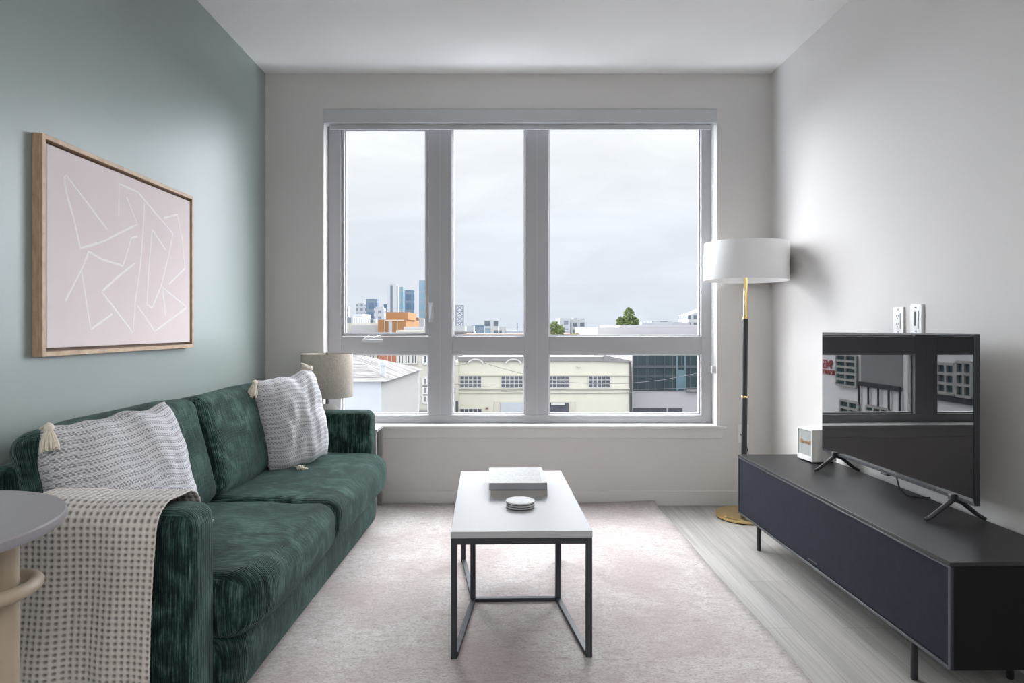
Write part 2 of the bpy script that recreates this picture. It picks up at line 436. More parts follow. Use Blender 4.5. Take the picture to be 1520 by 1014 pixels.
# ---- window
YW = 4.235                                                   # front face of the frame
def wx(px): return PX(px, YW)
def wz(py): return PZ(py, YW)
win = thing('window_1', 'tall grey framed six light window over the street', 'window', (0, YW, 0), 0, kind='structure')
fr = MB()
D0, D1 = 0., .075
xa, xb = OX0, OX1
zbot, ztop = OZ0 + .0015, OZ1
mA = (wx(636), wx(671)); mB = (wx(779.5), wx(814.5)); tr = (wz(525.5), wz(499.5))
gl, grt = wx(506), wx(1041); gb, gt = wz(616), wz(186)
fr.box(xa, gl, D0, D1, zbot, ztop); fr.box(grt, xb, D0, D1, zbot, ztop)
fr.box(gl, grt, D0, D1, gt, ztop); fr.box(gl, grt, D0, D1, zbot, gb)
fr.box(mA[0], mA[1], D0, D1, gb, gt); fr.box(mB[0], mB[1], D0, D1, gb, gt)
for a, b in ((gl, mA[0]), (mA[1], mB[0]), (mB[1], grt)): fr.box(a, b, D0 + .001, D1, tr[0], tr[1])
fr.build('frame', M['vinyl'], win, bevel=.003)
# a fine joint line on the two wide mullions
jl = MB()
for m_ in (mA, mB):
    xm = (m_[0] + m_[1]) / 2
    jl.box(xm - .0012, xm + .0012, -.0012, .002, gb, gt)
jl.build('mullion_joint', M['vinyl_bead'], win)
lights = [(gl, mA[0], tr[1], gt), (mA[1], mB[0], tr[1], gt), (mB[1], grt, tr[1], gt),
          (gl, mA[0], gb, tr[0]), (mA[1], mB[0], gb, tr[0]), (mB[1], grt, gb, tr[0])]
def ring(mb, x0, x1, z0, z1, w_, y0, y1):
    mb.box(x0, x0 + w_, y0, y1, z0, z1); mb.box(x1 - w_, x1, y0, y1, z0, z1)
    mb.box(x0 + w_, x1 - w_, y0, y1, z0, z0 + w_); mb.box(x0 + w_, x1 - w_, y0, y1, z1 - w_, z1)
for i, (x0, x1, z0, z1) in enumerate(lights):
    if i == 0:                                               # opening sash, set in its own frame
        s_ = MB(); ring(s_, x0 + .003, x1 - .003, z0 + .003, z1 - .003, .017, .012, .06)
        sash = s_.build('sash', M['vinyl'], win, bevel=.002)
        b_ = MB(); ring(b_, x0 + .020, x1 - .020, z0 + .020, z1 - .020, .007, .030, .05)
        b_.build('glazing_bead', M['vinyl_bead'], sash)
        q = .026
    else:
        b_ = MB(); ring(b_, x0, x1, z0, z1, .010, .028, .058)
        b_.build('glazing_bead', M['vinyl_bead'], win, bevel=.002)
        q = .009
    bx('pane', M['glass'], win, x0 + q, x1 - q, .043, .047, z0 + q, z1 - q)
# crank of the opening sash
ck = MB()
cx0, cz0 = wx(553), wz(505)
ck.rbox(.066, .010, .010, .006, 6, c=(cx0, -.010, cz0 - .004))
crank = ck.build('crank_housing', M['alu'], win, smooth=50)
k2 = MB()
k2.tube([(cx0 - .05, -.022, cz0 + .004), (cx0 - .02, -.028, cz0 + .022), (cx0 + .015, -.026, cz0 + .012), (cx0 + .055, -.022, cz0 + .026)], [.007, .006, .006, .009], 8)
k2.build('crank_handle', M['alu'], crank, smooth=60)
lk = MB()
lx, lz = wx(640.5), wz(464)
lk.rbox(.013, .006, .062, .005, 6, c=(lx, -.006, lz))
lock = lk.build('lock_plate', M['alu'], win, smooth=50)
l2 = MB(); l2.tube([(lx, -.014, lz - .035), (lx + .002, -.024, lz - .005), (lx + .004, -.024, lz + .045)], [.008, .007, .005], 8)
l2.build('lock_lever', M['vinyl_bead'], lock, smooth=60)

# ---- roller blind at the head of the opening
bl = thing('roller_blind', 'rolled up grey roller blind cassette at the head of the window', 'blind', ((OX0 + OX1) / 2, YB, 2.46))
hw = (OX1 - OX0) / 2
cs = MB(); cs.box(-hw + .0, hw - .0, -.006, .075, -.043, .043); cs.build('cassette', M['alu'], bl, bevel=.003)
cs = MB(); cs.tube([(-hw + .03, .045, -.052), (hw - .03, .045, -.052)], .018, 14); cs.build('fabric_roll', M['shade_white'], bl, smooth=60)
bx('bottom_rail', M['alu'], bl, -hw + .03, hw - .03, .020, .034, -.078, -.052, bevel=.003)
for dx in (.012, .020):
    ch = MB(); zt, zb_ = -.043, PZ(549, 4.16) - 2.46
    n_ = 120
    ch.tube([(hw - dx, .035, zt + (zb_ - zt) * i / n_) for i in range(n_ + 1)], [.0028 if i % 2 else .0014 for i in range(n_ + 1)], 6)
    ch.build('bead_chain', M['clear_plastic'], bl, smooth=60)
te = MB(); te.rbox(.012, .012, .024, .006, 6, c=(hw - .014, .035, PZ(549, 4.16) - 2.46))
te.build('chain_tensioner', M['clear_plastic'], bl, smooth=50)

# ---- unseen fill light panels, added behind the camera to brighten the room
FILL = m_lamp('fill_panel_diffuser', (1., .985, .96), 4.8)
def fill_panel(x, y, label):
    t = thing('fill_panel', label, 'fill light', (x, y, ZC), 0, 'added hanging fill light panels behind the camera')
    f = MB(); ring(f, -.62, .62, -.62, .62, .025, -.385, -.33)
    for v in f.bm.verts: v.co = Vector((v.co.x, v.co.z, v.co.y))
    f.build('rim', M['white_plastic'], t)
    bx('diffuser', FILL, t, -.594, .594, -.594, .594, -.375, -.345)
    for sx in (-1, 1): MB().tube([(sx * .6, 0, -.34), (sx * .6, 0, 0)], .004, 8).build('hanger', M['white_plastic'], t)
fill_panel(-.72, -1.35, 'added hanging fill light panel nearer the green wall')
fill_panel(.92, -1.35, 'added hanging fill light panel nearer the white wall')

# ================================================================ RUG
rg = MB()
nx, ny = 44, 70
x0, x1, y0, y1 = -.90, .968, .9, 4.108
grid = []
for j in range(ny + 1):
    row = []
    for i in range(nx + 1):
        u, v = i / nx, j / ny
        X = x0 + (x1 - x0) * u - .006 * (v - .4) + (.004 * math.sin(17 * v) if i == nx else 0)
        Y = y0 + (y1 - y0) * v + (.008 * math.sin(9 * u) if j == ny else 0)
        z = .0085
        if u > .5:                                           # the far right end lifts a little against the wall
            z += .034 * max(0, (v - .955) / .045) ** 2 * (.55 + .45 * math.sin(6 * u + .4))
        row.append(rg.bm.verts.new((X, Y, z)))
    grid.append(row)
for j in range(ny):
    for i in range(nx):
        rg.bm.faces.new((grid[j][i], grid[j][i + 1], grid[j + 1][i + 1], grid[j + 1][i]))
rug = rg.build('rug', M['rug'], None, smooth=60)
sd = rug.modifiers.new('thick', 'SOLIDIFY'); sd.thickness = .0075; sd.offset = -1
tag(rug, 'large faded mauve and cream distressed rug under the coffee table', 'rug')
hem = MB()
hem.tube([(x1 - .006 * (j / ny - .4) + .004 * math.sin(17 * j / ny), y0 + (y1 - y0) * j / ny, .005 + (.027 * max(0, (j / ny - .955) / .045) ** 2)) for j in range(ny + 1)], .0042, 8)
hem.build('bound_edge', M['rug_edge'], rug, smooth=60)

# ================================================================ SOFA
SO = thing('sofa', 'dark green corduroy two seat sofa along the green wall', 'sofa', (-1.09, 2.78, .010), R(-2.0))
def nz3(p, s): return mnoise.noise(Vector(p) * s)
def slab(name, hx, hy, hz, r, c, n=16, fn=None, m=None):
    return MB().rbox(hx, hy, hz, r, n, fn, c).build(name, m or M['cord'], SO, smooth=70)
Z0 = .0
# base, its front corners rounded in plan
def base_fn(p, t):
    x, y, z = p
    e = max(0, (abs(y) - .80) / .155)
    if x > 0: x -= .085 * min(1, e) ** 2.2
    x += .012 * (1 - t[2] ** 2) if t[0] > .9 else 0
    return Vector((x, y, z))
slab('base', .355, .955, .095, .03, (.005, -.005, .132), 26, base_fn)
bx('plinth', M['plinth'], SO, -.32, .27, -1.03, 1.03, 0, .05, bevel=.01)
def arm_fn(p, t):
    x, y, z = p
    y += (.010 * (1 - t[0] ** 2) * (1 - t[2] ** 2)) * (1 if t[1] > 0 else -1)
    return Vector((x, y, z))
slab('arm', .340, .075, .305, .045, (-.010, -1.015, .330), 20, arm_fn)
slab('arm', .3325, .075, .305, .045, (-.0175, 1.005, .330), 20, arm_fn)
slab('back_frame', .05, .94, .345, .04, (-.302, -.005, .375), 20)
def seat_fn(cy, hy, far, near):
    def f(p, t):
        x, y, z = p
        u, v, w_ = t
        if w_ > 0: z += .022 * (1 - u ** 2) * (1 - abs(v) ** 3)
        if u > 0: x += .020 * (1 - v ** 2) * (1 - w_ ** 2)
        if far and y > 0 and x > 0: x -= .060 * max(0, (y / hy - .70) / .30) ** 2
        if near and y < 0 and x > 0: x -= .075 * max(0, (-y / hy - .62) / .38) ** 2
        z += .007 * nz3((x * 1 + cy, y, z), 6)
        return Vector((x, y, z))
    return f
SZ = .315
def seat(y0, y1, far, near):
    hy, cy = (y1 - y0) / 2, (y0 + y1) / 2
    o = slab('seat_cushion', .345, hy, .093, .055, (.083, cy, SZ), 34, seat_fn(cy, hy, far, near))
    # welt around the front top edge
    return o
seat(-.938, -.118, False, True); seat(-.114, .928, True, False)
def backc(y0, y1, hz=.215):
    hy, cy = (y1 - y0) / 2, (y0 + y1) / 2
    def f(p, t):
        x, y, z = p
        if t[0] > 0: x += .028 * (1 - t[1] ** 2) * (1 - t[2] ** 2)
        z += (.012 * (1 - t[1] ** 2) if t[2] > 0 else 0)
        x += .008 * nz3((x, y + cy, z), 5); z += .008 * nz3((x + 3, y + cy, z), 4)
        return Vector((x, y, z))
    mb = MB(); mb.rbox(.096, hy, hz, .055, 26, f)
    o = mb.build('back_cushion', M['cord'], SO, smooth=70)
    o.location = (-.182, cy, .605); o.rotation_euler = (0, R(-13), 0)
    return o
backc(-.927, -.128); backc(-.108, .925)

# ---------------------------------------------------------------- scatter cushions
def tassel(mb, p, L_, r=.016, d=Vector((0, 0, -1)), flare=.022, rnd=None):
    rnd = rnd or random
    p = Vector(p)
    for i in range(30):
        a, q = rnd.uniform(0, 2 * PI), math.sqrt(rnd.random())
        ox = d.orthogonal().normalized(); oy = d.cross(ox)
        o0 = (ox * math.cos(a) + oy * math.sin(a)) * q
        ll = L_ * rnd.uniform(.9, 1.06)
        mb.tube([p + d * r * .5 + o0 * r * .55, p + d * (L_ * .30) + o0 * r * .95, p + d * (ll * .7) + o0 * flare * .9, p + d * ll + o0 * flare], [.0022, .0034, .0036, .0026], 5)
    bmesh.ops.create_uvsphere(mb.bm, u_segments=14, v_segments=10, radius=r, matrix=Matrix.Translation(p) @ Matrix.Diagonal((1, 1, .85, 1)))
def scatter_cushion(label, c, a, lean, roll, hw_, hh, thick, seed, corners, group='striped scatter cushions on the sofa'):
    """c centre, a yaw of the width axis from +Y towards +X, lean back, roll in its own plane"""
    rnd = random.Random(seed)
    w_ = Vector((math.sin(a), math.cos(a), 0)); n0 = Vector((math.cos(a), -math.sin(a), 0)); z = Vector((0, 0, 1))
    h_ = z * math.cos(lean) - n0 * math.sin(lean); n_ = n0 * math.cos(lean) + z * math.sin(lean)
    W = w_ * math.cos(roll) + h_ * math.sin(roll); H = h_ * math.cos(roll) - w_ * math.sin(roll)
    root = thing('scatter_cushion', label, 'cushion', c, 0, group)
    root.rotation_mode = 'QUATERNION'
    root.rotation_quaternion = Matrix(((W.x, H.x, n_.x), (W.y, H.y, n_.y), (W.z, H.z, n_.z))).to_quaternion()
    mb = MB(); bm = mb.bm; uvl = bm.loops.layers.uv.new('UVMap'); n = 44
    sides = {}
    def prof(t): return max(0., 1 - abs(t) ** 2.8) ** .55
    for sgn in (1, -1):
        for i in range(n + 1):
            for j in range(n + 1):
                u, v = 2 * i / n - 1, 2 * j / n - 1
                edge = i in (0, n) or j in (0, n)
                if edge and sgn == -1: sides[(sgn, i, j)] = sides[(1, i, j)]; continue
                x = hw_ * u * (1 - .075 * (v * v) ** 2); y = hh * v * (1 - .055 * (u * u) ** 2)
                t = thick * prof(u) * prof(v)
                t *= 1 + .10 * mnoise.noise(Vector((u * 1.7 + seed, v * 1.7, sgn)))
                t += .012 * mnoise.noise(Vector((u * 4.5, v * 2.2 + seed, sgn * 3))) * prof(u) * prof(v)
                x += .010 * mnoise.noise(Vector((v * 3, seed, 1.))); y += .014 * mnoise.noise(Vector((u * 2.4, seed, 5.)))
                y -= .020 * (1 - v) * 0 + .020 * max(0, v) * (1 - u * u)      # top sags between its corners
                sides[(sgn, i, j)] = bm.verts.new((x, y, sgn * t))
        for i in range(n):
            for j in range(n):
                q = [(i, j), (i + 1, j), (i + 1, j + 1), (i, j + 1)]
                if sgn < 0: q = q[::-1]
                f = bm.faces.new([sides[(sgn, *t)] for t in q])
                for l, t in zip(f.loops, q): l[uvl].uv = ((t[0] / n) * 2 * hw_, (t[1] / n) * 2 * hh)
    mb.build('cover', M['pillow'], root, smooth=80)
    inv = root.rotation_quaternion.inverted()
    dn = inv @ Vector((0, 0, -1))
    for (u, v, kx, dd, L_) in corners:
        t = MB(); p = Vector((hw_ * u * .97, hh * v * .97, kx))
        d = inv @ Vector(dd).normalized()
        t.tube([Vector((hw_ * u * .93, hh * v * .93, 0)), p], .004, 6)
        tassel(t, p + d * .012, L_, .0135, d, .024, rnd)
        t.build('tassel', M['tassel'], root, smooth=70)
    return root
scatter_cushion('grey striped woven cushion behind the waffle throw at the near sofa arm', (-1.190, 2.06, .640), R(19), R(14), R(3), .238, .226, .115, 3,
                [(-1, 1, .050, (.15, -.12, -1), .062), (1, -1, .0, (.9, .1, -.1), .042)])
scatter_cushion('grey striped woven cushion standing against the far green back cushion', (-1.050, 3.27, .664), R(38), R(8), R(7), .180, .236, .105, 11,
                [(-1, 1, .03, (-.1, -.3, -1), .07), (-.35, -1, .07, (.55, -.75, -.05), .05), (1, 1, .0, (-.7, -.5, .1), .045)])

# ---------------------------------------------------------------- waffle throw over the near arm
def throw():
    mb = MB(); bm = mb.bm; uvl = bm.loops.layers.uv.new('UVMap')
    yi, yo, zt = -.929, -1.112, .650
    path = [(yi, .545)]
    r = .052
    for k in range(0, 9):
        a = k / 8 * PI / 2; path.append((yi - r + r * math.cos(a), zt - r + r * math.sin(a)))
    for k in range(0, 9):
        a = PI / 2 + k / 8 * PI / 2; path.append((yo + r + r * math.cos(a), zt - r + r * math.sin(a)))
    path.append((yo, .04))
    seg = [0.]
    for p, q in zip(path, path[1:]): seg.append(seg[-1] + math.hypot(q[0] - p[0], q[1] - p[1]))
    tot = seg[-1]
    def at(s):
        for i in range(len(path) - 1):
            if s <= seg[i + 1] + 1e-9:
                k = (s - seg[i]) / max(1e-9, seg[i + 1] - seg[i])
                p, q = path[i], path[i + 1]
                ty, tz = q[0] - p[0], q[1] - p[1]; l = math.hypot(ty, tz)
                return p[0] + ty * k, p[1] + tz * k, ty / l, tz / l
        return path[-1][0], path[-1][1], 0, -1
    Wd = .372; nu = int(Wd / .0032); nv = int(tot / .0034)
    V = {}
    for j in range(nv + 1):
        s = tot * j / nv; y, z, ty, tz = at(s)
        ny_, nz_ = tz, -ty                                    # outward normal of the path
        drop = max(0., (s - .24) / (tot - .24))
        for i in range(nu + 1):
            u = i / nu; c = u * Wd
            x = -.108 + c - .016 * drop * u + .008 * drop * math.sin(7 * s) + .012 * (u - .5) * math.sin(9 * s + 1)
            fold = (.020 * drop + .004) * (math.sin(c * 21 + 1.5 * s) * .55 + .35 * math.sin(c * 43 + 2 + 3 * s)) + .012 * drop
            if fold < -.002: fold = -.002 + (fold + .002) * .1
            wf = abs(math.sin(PI * c / .0178)) * abs(math.sin(PI * s / .0158))
            off = .0115 + fold - .0058 * wf
            sag = 0
            edge_l = max(0, 1 - u / .05) * .004
            V[(i, j)] = bm.verts.new((x, y - ny_ * 0 + (-(-ny_)) * off if False else y + ny_ * off, z + nz_ * off - edge_l * 0))
    for j in range(nv):
        for i in range(nu):
            q = [(i, j), (i + 1, j), (i + 1, j + 1), (i, j + 1)]
            f = bm.faces.new([V[t] for t in q])
            for l, t in zip(f.loops, q): l[uvl].uv = (t[0] / nu * Wd, t[1] / nv * tot)
    o = mb.build('throw_blanket', M['waffle'], None, smooth=80, recalc=False)
    o.location = SO.location; o.rotation_euler = SO.rotation_euler
    sd = o.modifiers.new('thick', 'SOLIDIFY'); sd.thickness = .004; sd.offset = -1
    tag(o, 'cream waffle knit throw hung over the near arm of the green sofa', 'throw')
throw()

# ================================================================ FRAMED CANVAS
YA, YB2, ZA, ZB_ = 2.078, 3.098, 1.028, 1.742
pc = thing('framed_artwork', 'pink abstract line canvas in an oak floating frame on the green wall', 'picture', (XL, (YA + YB2) / 2, ZA))
hwp, hp = (YB2 - YA) / 2, ZB_ - ZA
f_ = MB(); t_ = .016; dp = .034
f_.box(.001, dp, -hwp, -hwp + t_, 0, hp); f_.box(.001, dp, hwp - t_, hwp, 0, hp)
f_.box(.001, dp, -hwp + t_, hwp - t_, 0, t_); f_.box(.001, dp, -hwp + t_, hwp - t_, hp - t_, hp)
f_.build('frame', M['oak'], pc, bevel=.0012)
bx('backing', M['oak_inner'], pc, .002, .008, -hwp + t_, hwp - t_, t_, hp - t_)
g_ = t_ + .011
bx('canvas', M['canvas'], pc, .008, .0285, -hwp + g_, hwp - g_, g_, hp - g_, bevel=.002)
cv_x = .0288
strokes = [
 [(362,445),(205,237),(195,248),(205,310),(232,400),(258,517),(350,490),(400,463),(478,425),(435,318)],
 [(405,390),(407,268),(480,300),(508,335),(615,460),(600,540),(570,660),(535,748),(515,735),(520,620),(535,445),(588,525)],
 [(505,340),(500,440),(490,580),(470,720),(460,842),(340,685),(400,630),(468,575)],
 [(580,400),(632,387),(650,480),(662,595),(600,655)],
 [(478,472),(455,478),(422,585),(340,560),(290,530),(262,600),(200,720)],
 [(262,605),(280,720),(297,832),(383,770)],
 [(478,738),(545,838),(668,745),(575,668),(587,778)]]
st = MB()
XV = XL + cv_x
for s_ in strokes:
    P3 = []
    for (cx, cy) in s_:
        px, py = 20 + cx / 2.6, 170 + cy / 2.6
        Y = F * -XV / (CX - px); P3.append(((Y - (YA + YB2) / 2), PZ(py, Y) - ZA))
    # resample with a wandering width so the strokes look brushed
    pts = []
    for (a, b) in zip(P3, P3[1:]):
        for k in range(8): pts.append((a[0] + (b[0] - a[0]) * k / 8, a[1] + (b[1] - a[1]) * k / 8))
    pts.append(P3[-1]); prev = None
    for i, (y, z) in enumerate(pts):
        a = pts[max(0, i - 1)]; b = pts[min(len(pts) - 1, i + 1)]
        d = Vector((b[0] - a[0], b[1] - a[1])).normalized(); nrm = Vector((-d.y, d.x)) * (.0046 + .0014 * mnoise.noise(Vector((i * .35, y * 9, z * 9))))
        cur = [st.bm.verts.new((cv_x, y + nrm.x, z + nrm.y)), st.bm.verts.new((cv_x + .0009, y, z)), st.bm.verts.new((cv_x, y - nrm.x, z - nrm.y))]
        if prev:
            st.bm.faces.new((prev[0], prev[1], cur[1], cur[0])); st.bm.faces.new((prev[1], prev[2], cur[2], cur[1]))
        prev = cur
st.build('brush_lines', M['chalk'], pc, smooth=40)

# ================================================================ COFFEE TABLE
CT = thing('coffee_table', 'white topped coffee table with a folded dark metal frame on the rug', 'coffee table', (.055, 2.643, .010), R(1.4))
tw, tl, tz = .2375, .4625, .431
bx('tabletop', M['table_white'], CT, -tw, tw, -tl, tl, tz - .022, tz, bevel=.0015)
fw = .021; zf = tz - .022
mx_, my_ = .172, 0.
def leg(x, y, nm='leg'): return MB().box(x - fw / 2, x + fw / 2, y - fw / 2, y + fw / 2, 0, zf - fw).build(nm, M['frame_grey'], CT, bevel=.001)
ex, ey = tw - fw / 2 - .001, tl - fw / 2 - .001
for sx in (-1, 1):
    for sy in (-1, 1): leg(sx * ex, sy * ey)
    leg(sx * mx_, my_)
    for z in (fw / 2,):
        for sy in (-1, 1):
            MB().bar((sx * (ex - .004), sy * (ey - fw / 2), z), (sx * mx_, my_ + sy * fw / 2, z), fw * .9, fw).build('floor_rail', M['frame_grey'], CT, bevel=.001)
MB().bar((-mx_ + fw / 2, my_, fw / 2), (mx_ - fw / 2, my_, fw / 2), fw, fw).build('cross_rail', M['frame_grey'], CT, bevel=.001)
tf = MB()
for sy in (-1, 1): tf.box(-tw + .001, tw - .001, sy * ey - fw / 2, sy * ey + fw / 2, zf - fw, zf)
for sx in (-1, 1): tf.box(sx * ex - fw / 2, sx * ex + fw / 2, -ey + fw / 2, ey - fw / 2, zf - fw, zf)
tf.box(-ex + fw / 2, ex - fw / 2, my_ - fw / 2, my_ + fw / 2, zf - fw, zf)
tf.build('top_frame', M['frame_grey'], CT, bevel=.001)
TT = .010 + tz                                               # top of the table in the room

def book(label, cx, cy, z, rz, w_, d_, h_, cover, edge, pages, strip=None):
    b = thing('book', label, 'book', (cx, cy, z), rz, 'books on the coffee table')
    ct = .0028
    c = MB(); c.box(-w_ / 2, w_ / 2, -d_ / 2, d_ / 2, 0, ct)
    c.box(w_ / 2 - .004, w_ / 2, -d_ / 2, d_ / 2, ct, h_ - ct)
    c.build('cover', edge, b, bevel=.0006)
    MB().box(-w_ / 2, w_ / 2, -d_ / 2, d_ / 2, h_ - ct, h_).build('front_cover', cover, b, bevel=.0006)
    bx('page_block', pages, b, -w_ / 2 + .004, w_ / 2 - .004, -d_ / 2 + .003, d_ / 2 - .003, ct, h_ - ct)
    if strip: bx('spine_strip', strip, b, w_ / 2 - .018, w_ / 2 - .0005, -d_ / 2 + .0005, d_ / 2 - .0005, h_, h_ + .0004)
    return b
book('cream paged hardback at the bottom of the two books', .066, 2.770, TT, R(.6), .232, .284, .028, M['book_grey'], M['book_cream'], M['pages_cream'])
book('grey illustrated hardback on top of the other book', .0625, 2.768, TT + .028, R(1.0), .234, .287, .029, M['book_art'], M['book_grey'], M['pages_grey'], M['book_white'])
co0 = thing('coaster', 'round pale stone coaster at the bottom of the stack', 'coaster', (.0695, 2.480, TT), 0, 'stone coasters on the coffee table')
MB().lathe([(.051, 0), (.0535, .0006), (.0535, .0028), (.052, .0030)], 48).build('base', M['coaster_base'], co0, smooth=40)
MB().lathe([(.0530, .0029), (.0545, .0038), (.0545, .0080), (.0535, .0088)], 48).build('disc', M['coaster'], co0, smooth=40)
for i, lb in ((1, 'round pale stone coaster in the middle of the stack'), (2, 'round pale stone coaster on top of the stack')):
    c = copy_tree(co0); c.location = (.0695 + .0012 * (i % 2), 2.480 - .001 * i, TT + .0088 * i); c.rotation_euler = (0, 0, i * 1.3); c['label'] = lb

# ================================================================ ROUND TABLE (front left)
RT = thing('round_table', 'small round grey topped table with beige wooden legs beside the throw', 'table', (-1.178, 1.237, 0))
rz_, rr = .74, .296
MB().lathe([(0, rz_ - .024), (rr - .012, rz_ - .024), (rr - .003, rz_ - .021), (rr, rz_ - .014), (rr, rz_ - .003), (rr - .003, rz_), (0, rz_)], 96, cap=False).build('tabletop', M['round_top'], RT, smooth=40)
leg_pts = [(.225, .02), (-.13, .19), (-.12, -.19)]
for (x, y) in leg_pts:
    MB().lathe([(.019, 0), (.0215, .01), (.0215, rz_ - .03), (.020, rz_ - .024)], 24, (x, y, 0)).build('leg', M['beech'], RT, smooth=40)
rgm = MB(); rgm.tube([(.222 + .047 * math.cos(a * PI / 18), .01 + .070 * math.sin(a * PI / 18), .620) for a in range(36)], .0135, 12, closed=True)
rgm.build('ring', M['beech'], RT, smooth=60)

# ================================================================ SIDE TABLE AND TABLE FILL behind the sofa
ST = thing('side_table', 'small white topped side table between the sofa and the window wall', 'side table', (-1.005, 3.995, 0))
bx('tabletop', M['table_white'], ST, -.262, .262, -.112, .112, .498, .516, bevel=.002)
for sx in (-1, 1):
    for sy in (-1, 1): bx('leg', M['concrete'], ST, sx * .243 - .012, sx * .243 + .012, sy * .094 - .012, sy * .094 + .012, .0095 if sx > 0 else 0, .498, bevel=.001)
TL = thing('table_lamp', 'beige linen shaded lamp with a grey dome base behind the sofa arm', 'table lamp', (-1.062, 3.975, .516))
MB().lathe([(.098, 0), (.105, .01), (.106, .04), (.098, .075), (.080, .108), (.05, .13), (.018, .142), (.0, .144)], 48).build('base', M['concrete'], TL, smooth=60)
MB().lathe([(.010, .142), (.010, .185), (.014, .187), (.014, .215), (.006, .217), (.006, .455)], 20).build('neck', M['grey_plastic'], TL, smooth=40)
zt0, zt1 = .186, .448
MB().lathe([(.152, zt0), (.1535, zt0 + .002), (.1525, zt1 - .002), (.151, zt1), (.149, zt1 - .002), (.150, zt0 + .002)], 72, cap=False).build('lamp_shade', M['linen'], TL, smooth=60)
sp = MB()
for k in range(3):
    a = k * 2 * PI / 3 + .4; sp.tube([(0, 0, zt1 - .02), (.148 * math.cos(a), .148 * math.sin(a), zt1 - .012)], .0018, 6)
sp.build('shade_spider', M['brass'], TL)
MB().lathe([(.006, zt1 - .02), (.009, zt1 - .005), (.009, zt1 + .006), (.0, zt1 + .012)], 16).build('finial', M['grey_plastic'], TL, smooth=50)

# ================================================================ FLOOR FILL
FL = thing('floor_lamp', 'tall floor lamp with white drum shade and black and brass pole', 'floor lamp', (1.428, 3.862, 0))
FL.rotation_euler = (0, R(.55), 0)
MB().lathe([(.154, .0), (.154, .004)], 72).build('foot_pad', M['dark_slot'], FL, smooth=40)
MB().lathe([(.155, .004), (.1565, .007), (.1565, .026), (.1545, .029), (0, .029)], 72).build('base', M['brass'], FL, smooth=40)
MB().lathe([(.0165, .029), (.0165, .708)], 24).build('lower_pole', M['black'], FL, smooth=40)
MB().lathe([(.0195, .708), (.0205, .711), (.0205, .717), (.0195, .720)], 24).build('collar', M['brass'], FL, smooth=40)
MB().lathe([(.0150, .720), (.0150, 1.175)], 24).build('upper_pole', M['black'], FL, smooth=40)
MB().lathe([(.0165, 1.175), (.0165, 1.183), (.0112, 1.186), (.0112, 1.46), (.008, 1.465), (.008, 1.58)], 24).build('brass_pole', M['brass'], FL, smooth=40)
z0_, z1_ = 1.400, 1.620
MB().lathe([(.2385, z0_), (.240, z0_ + .002), (.237, z1_ - .002), (.2355, z1_), (.233, z1_ - .002), (.236, z0_ + .002), (.2385, z0_)], 96, cap=False).build('lamp_shade', M['shade_white'], FL, smooth=60)
sp = MB()
for k in range(3):
    a = k * 2 * PI / 3 + .9; sp.tube([(0, 0, z1_ - .04), (.234 * math.cos(a), .234 * math.sin(a), z1_ - .012)], .002, 6)
sp.build('shade_spider', M['brass'], FL)
cd = MB()
cd.tube([(PX(a, y_) - 1.428, y_ - 3.862, z_) for a, y_, z_ in ((1098, 4.118, .452), (1099, 4.095, .450), (1103, 4.06, .44), (1107, 4.02, .405), (1110, 3.99, .35), (1112, 3.97, .25), (1112, 3.95, .10), (1108, 3.93, .034))], .0032, 8)
cd.build('cord', M['black'], FL, smooth=60)

# ================================================================ TV CONSOLE
TC = thing('tv_console', 'long low charcoal media console on thin black legs', 'media console', (1.4592, 2.645, 0), R(1.0))
cl, cd_, z0, z1 = .7925, .205, .150, .456
bx('top', M['console_top'], TC, -cd_, cd_, -cl, cl, z1 - .012, z1, bevel=.0015)
c = MB(); t = .016
c.box(-cd_ + .003, cd_, -cl, -cl + t, z0, z1 - .0125); c.box(-cd_ + .003, cd_, cl - t, cl, z0, z1 - .0125)
c.box(-cd_ + .003, cd_, -cl + t, cl - t, z0, z0 + t); c.box(cd_ - t, cd_, -cl + t, cl - t, z0 + t, z1 - .0125)
c.build('carcass', M['console_side'], TC, bevel=.001)
e = MB(); ew = .009
e.box(-cd_, -cd_ + .012, -cl, -cl + ew, z0, z1 - .013); e.box(-cd_, -cd_ + .012, cl - ew, cl, z0, z1 - .013)
e.box(-cd_, -cd_ + .012, -cl + ew, cl - ew, z0, z0 + ew); e.box(-cd_, -cd_ + .012, -cl + ew, cl - ew, z1 - .013 - .006, z1 - .013)
e.build('front_edge', M['console_edge'], TC, bevel=.001)
dr = bx('flap_door', M['console_cloth'], TC, -cd_ + .003, -cd_ + .016, -cl + ew + .002, cl - ew - .002, z0 + ew + .002, z1 - .021, bevel=.001)
bx('emblem', M['console_edge'], dr, -cd_ + .0022, -cd_ + .0032, -.035, .035, z0 + .024, z0 + .028)
for y in (-.56, .645):
    for x in (-cd_ + .050, cd_ - .05):
        MB().lathe([(.0085, 0), (.0105, .004), (.0105, z0 - .004), (.016, z0 - .003), (.016, z0)], 20, (x, y, 0)).build('leg', M['black'], TC, smooth=40)

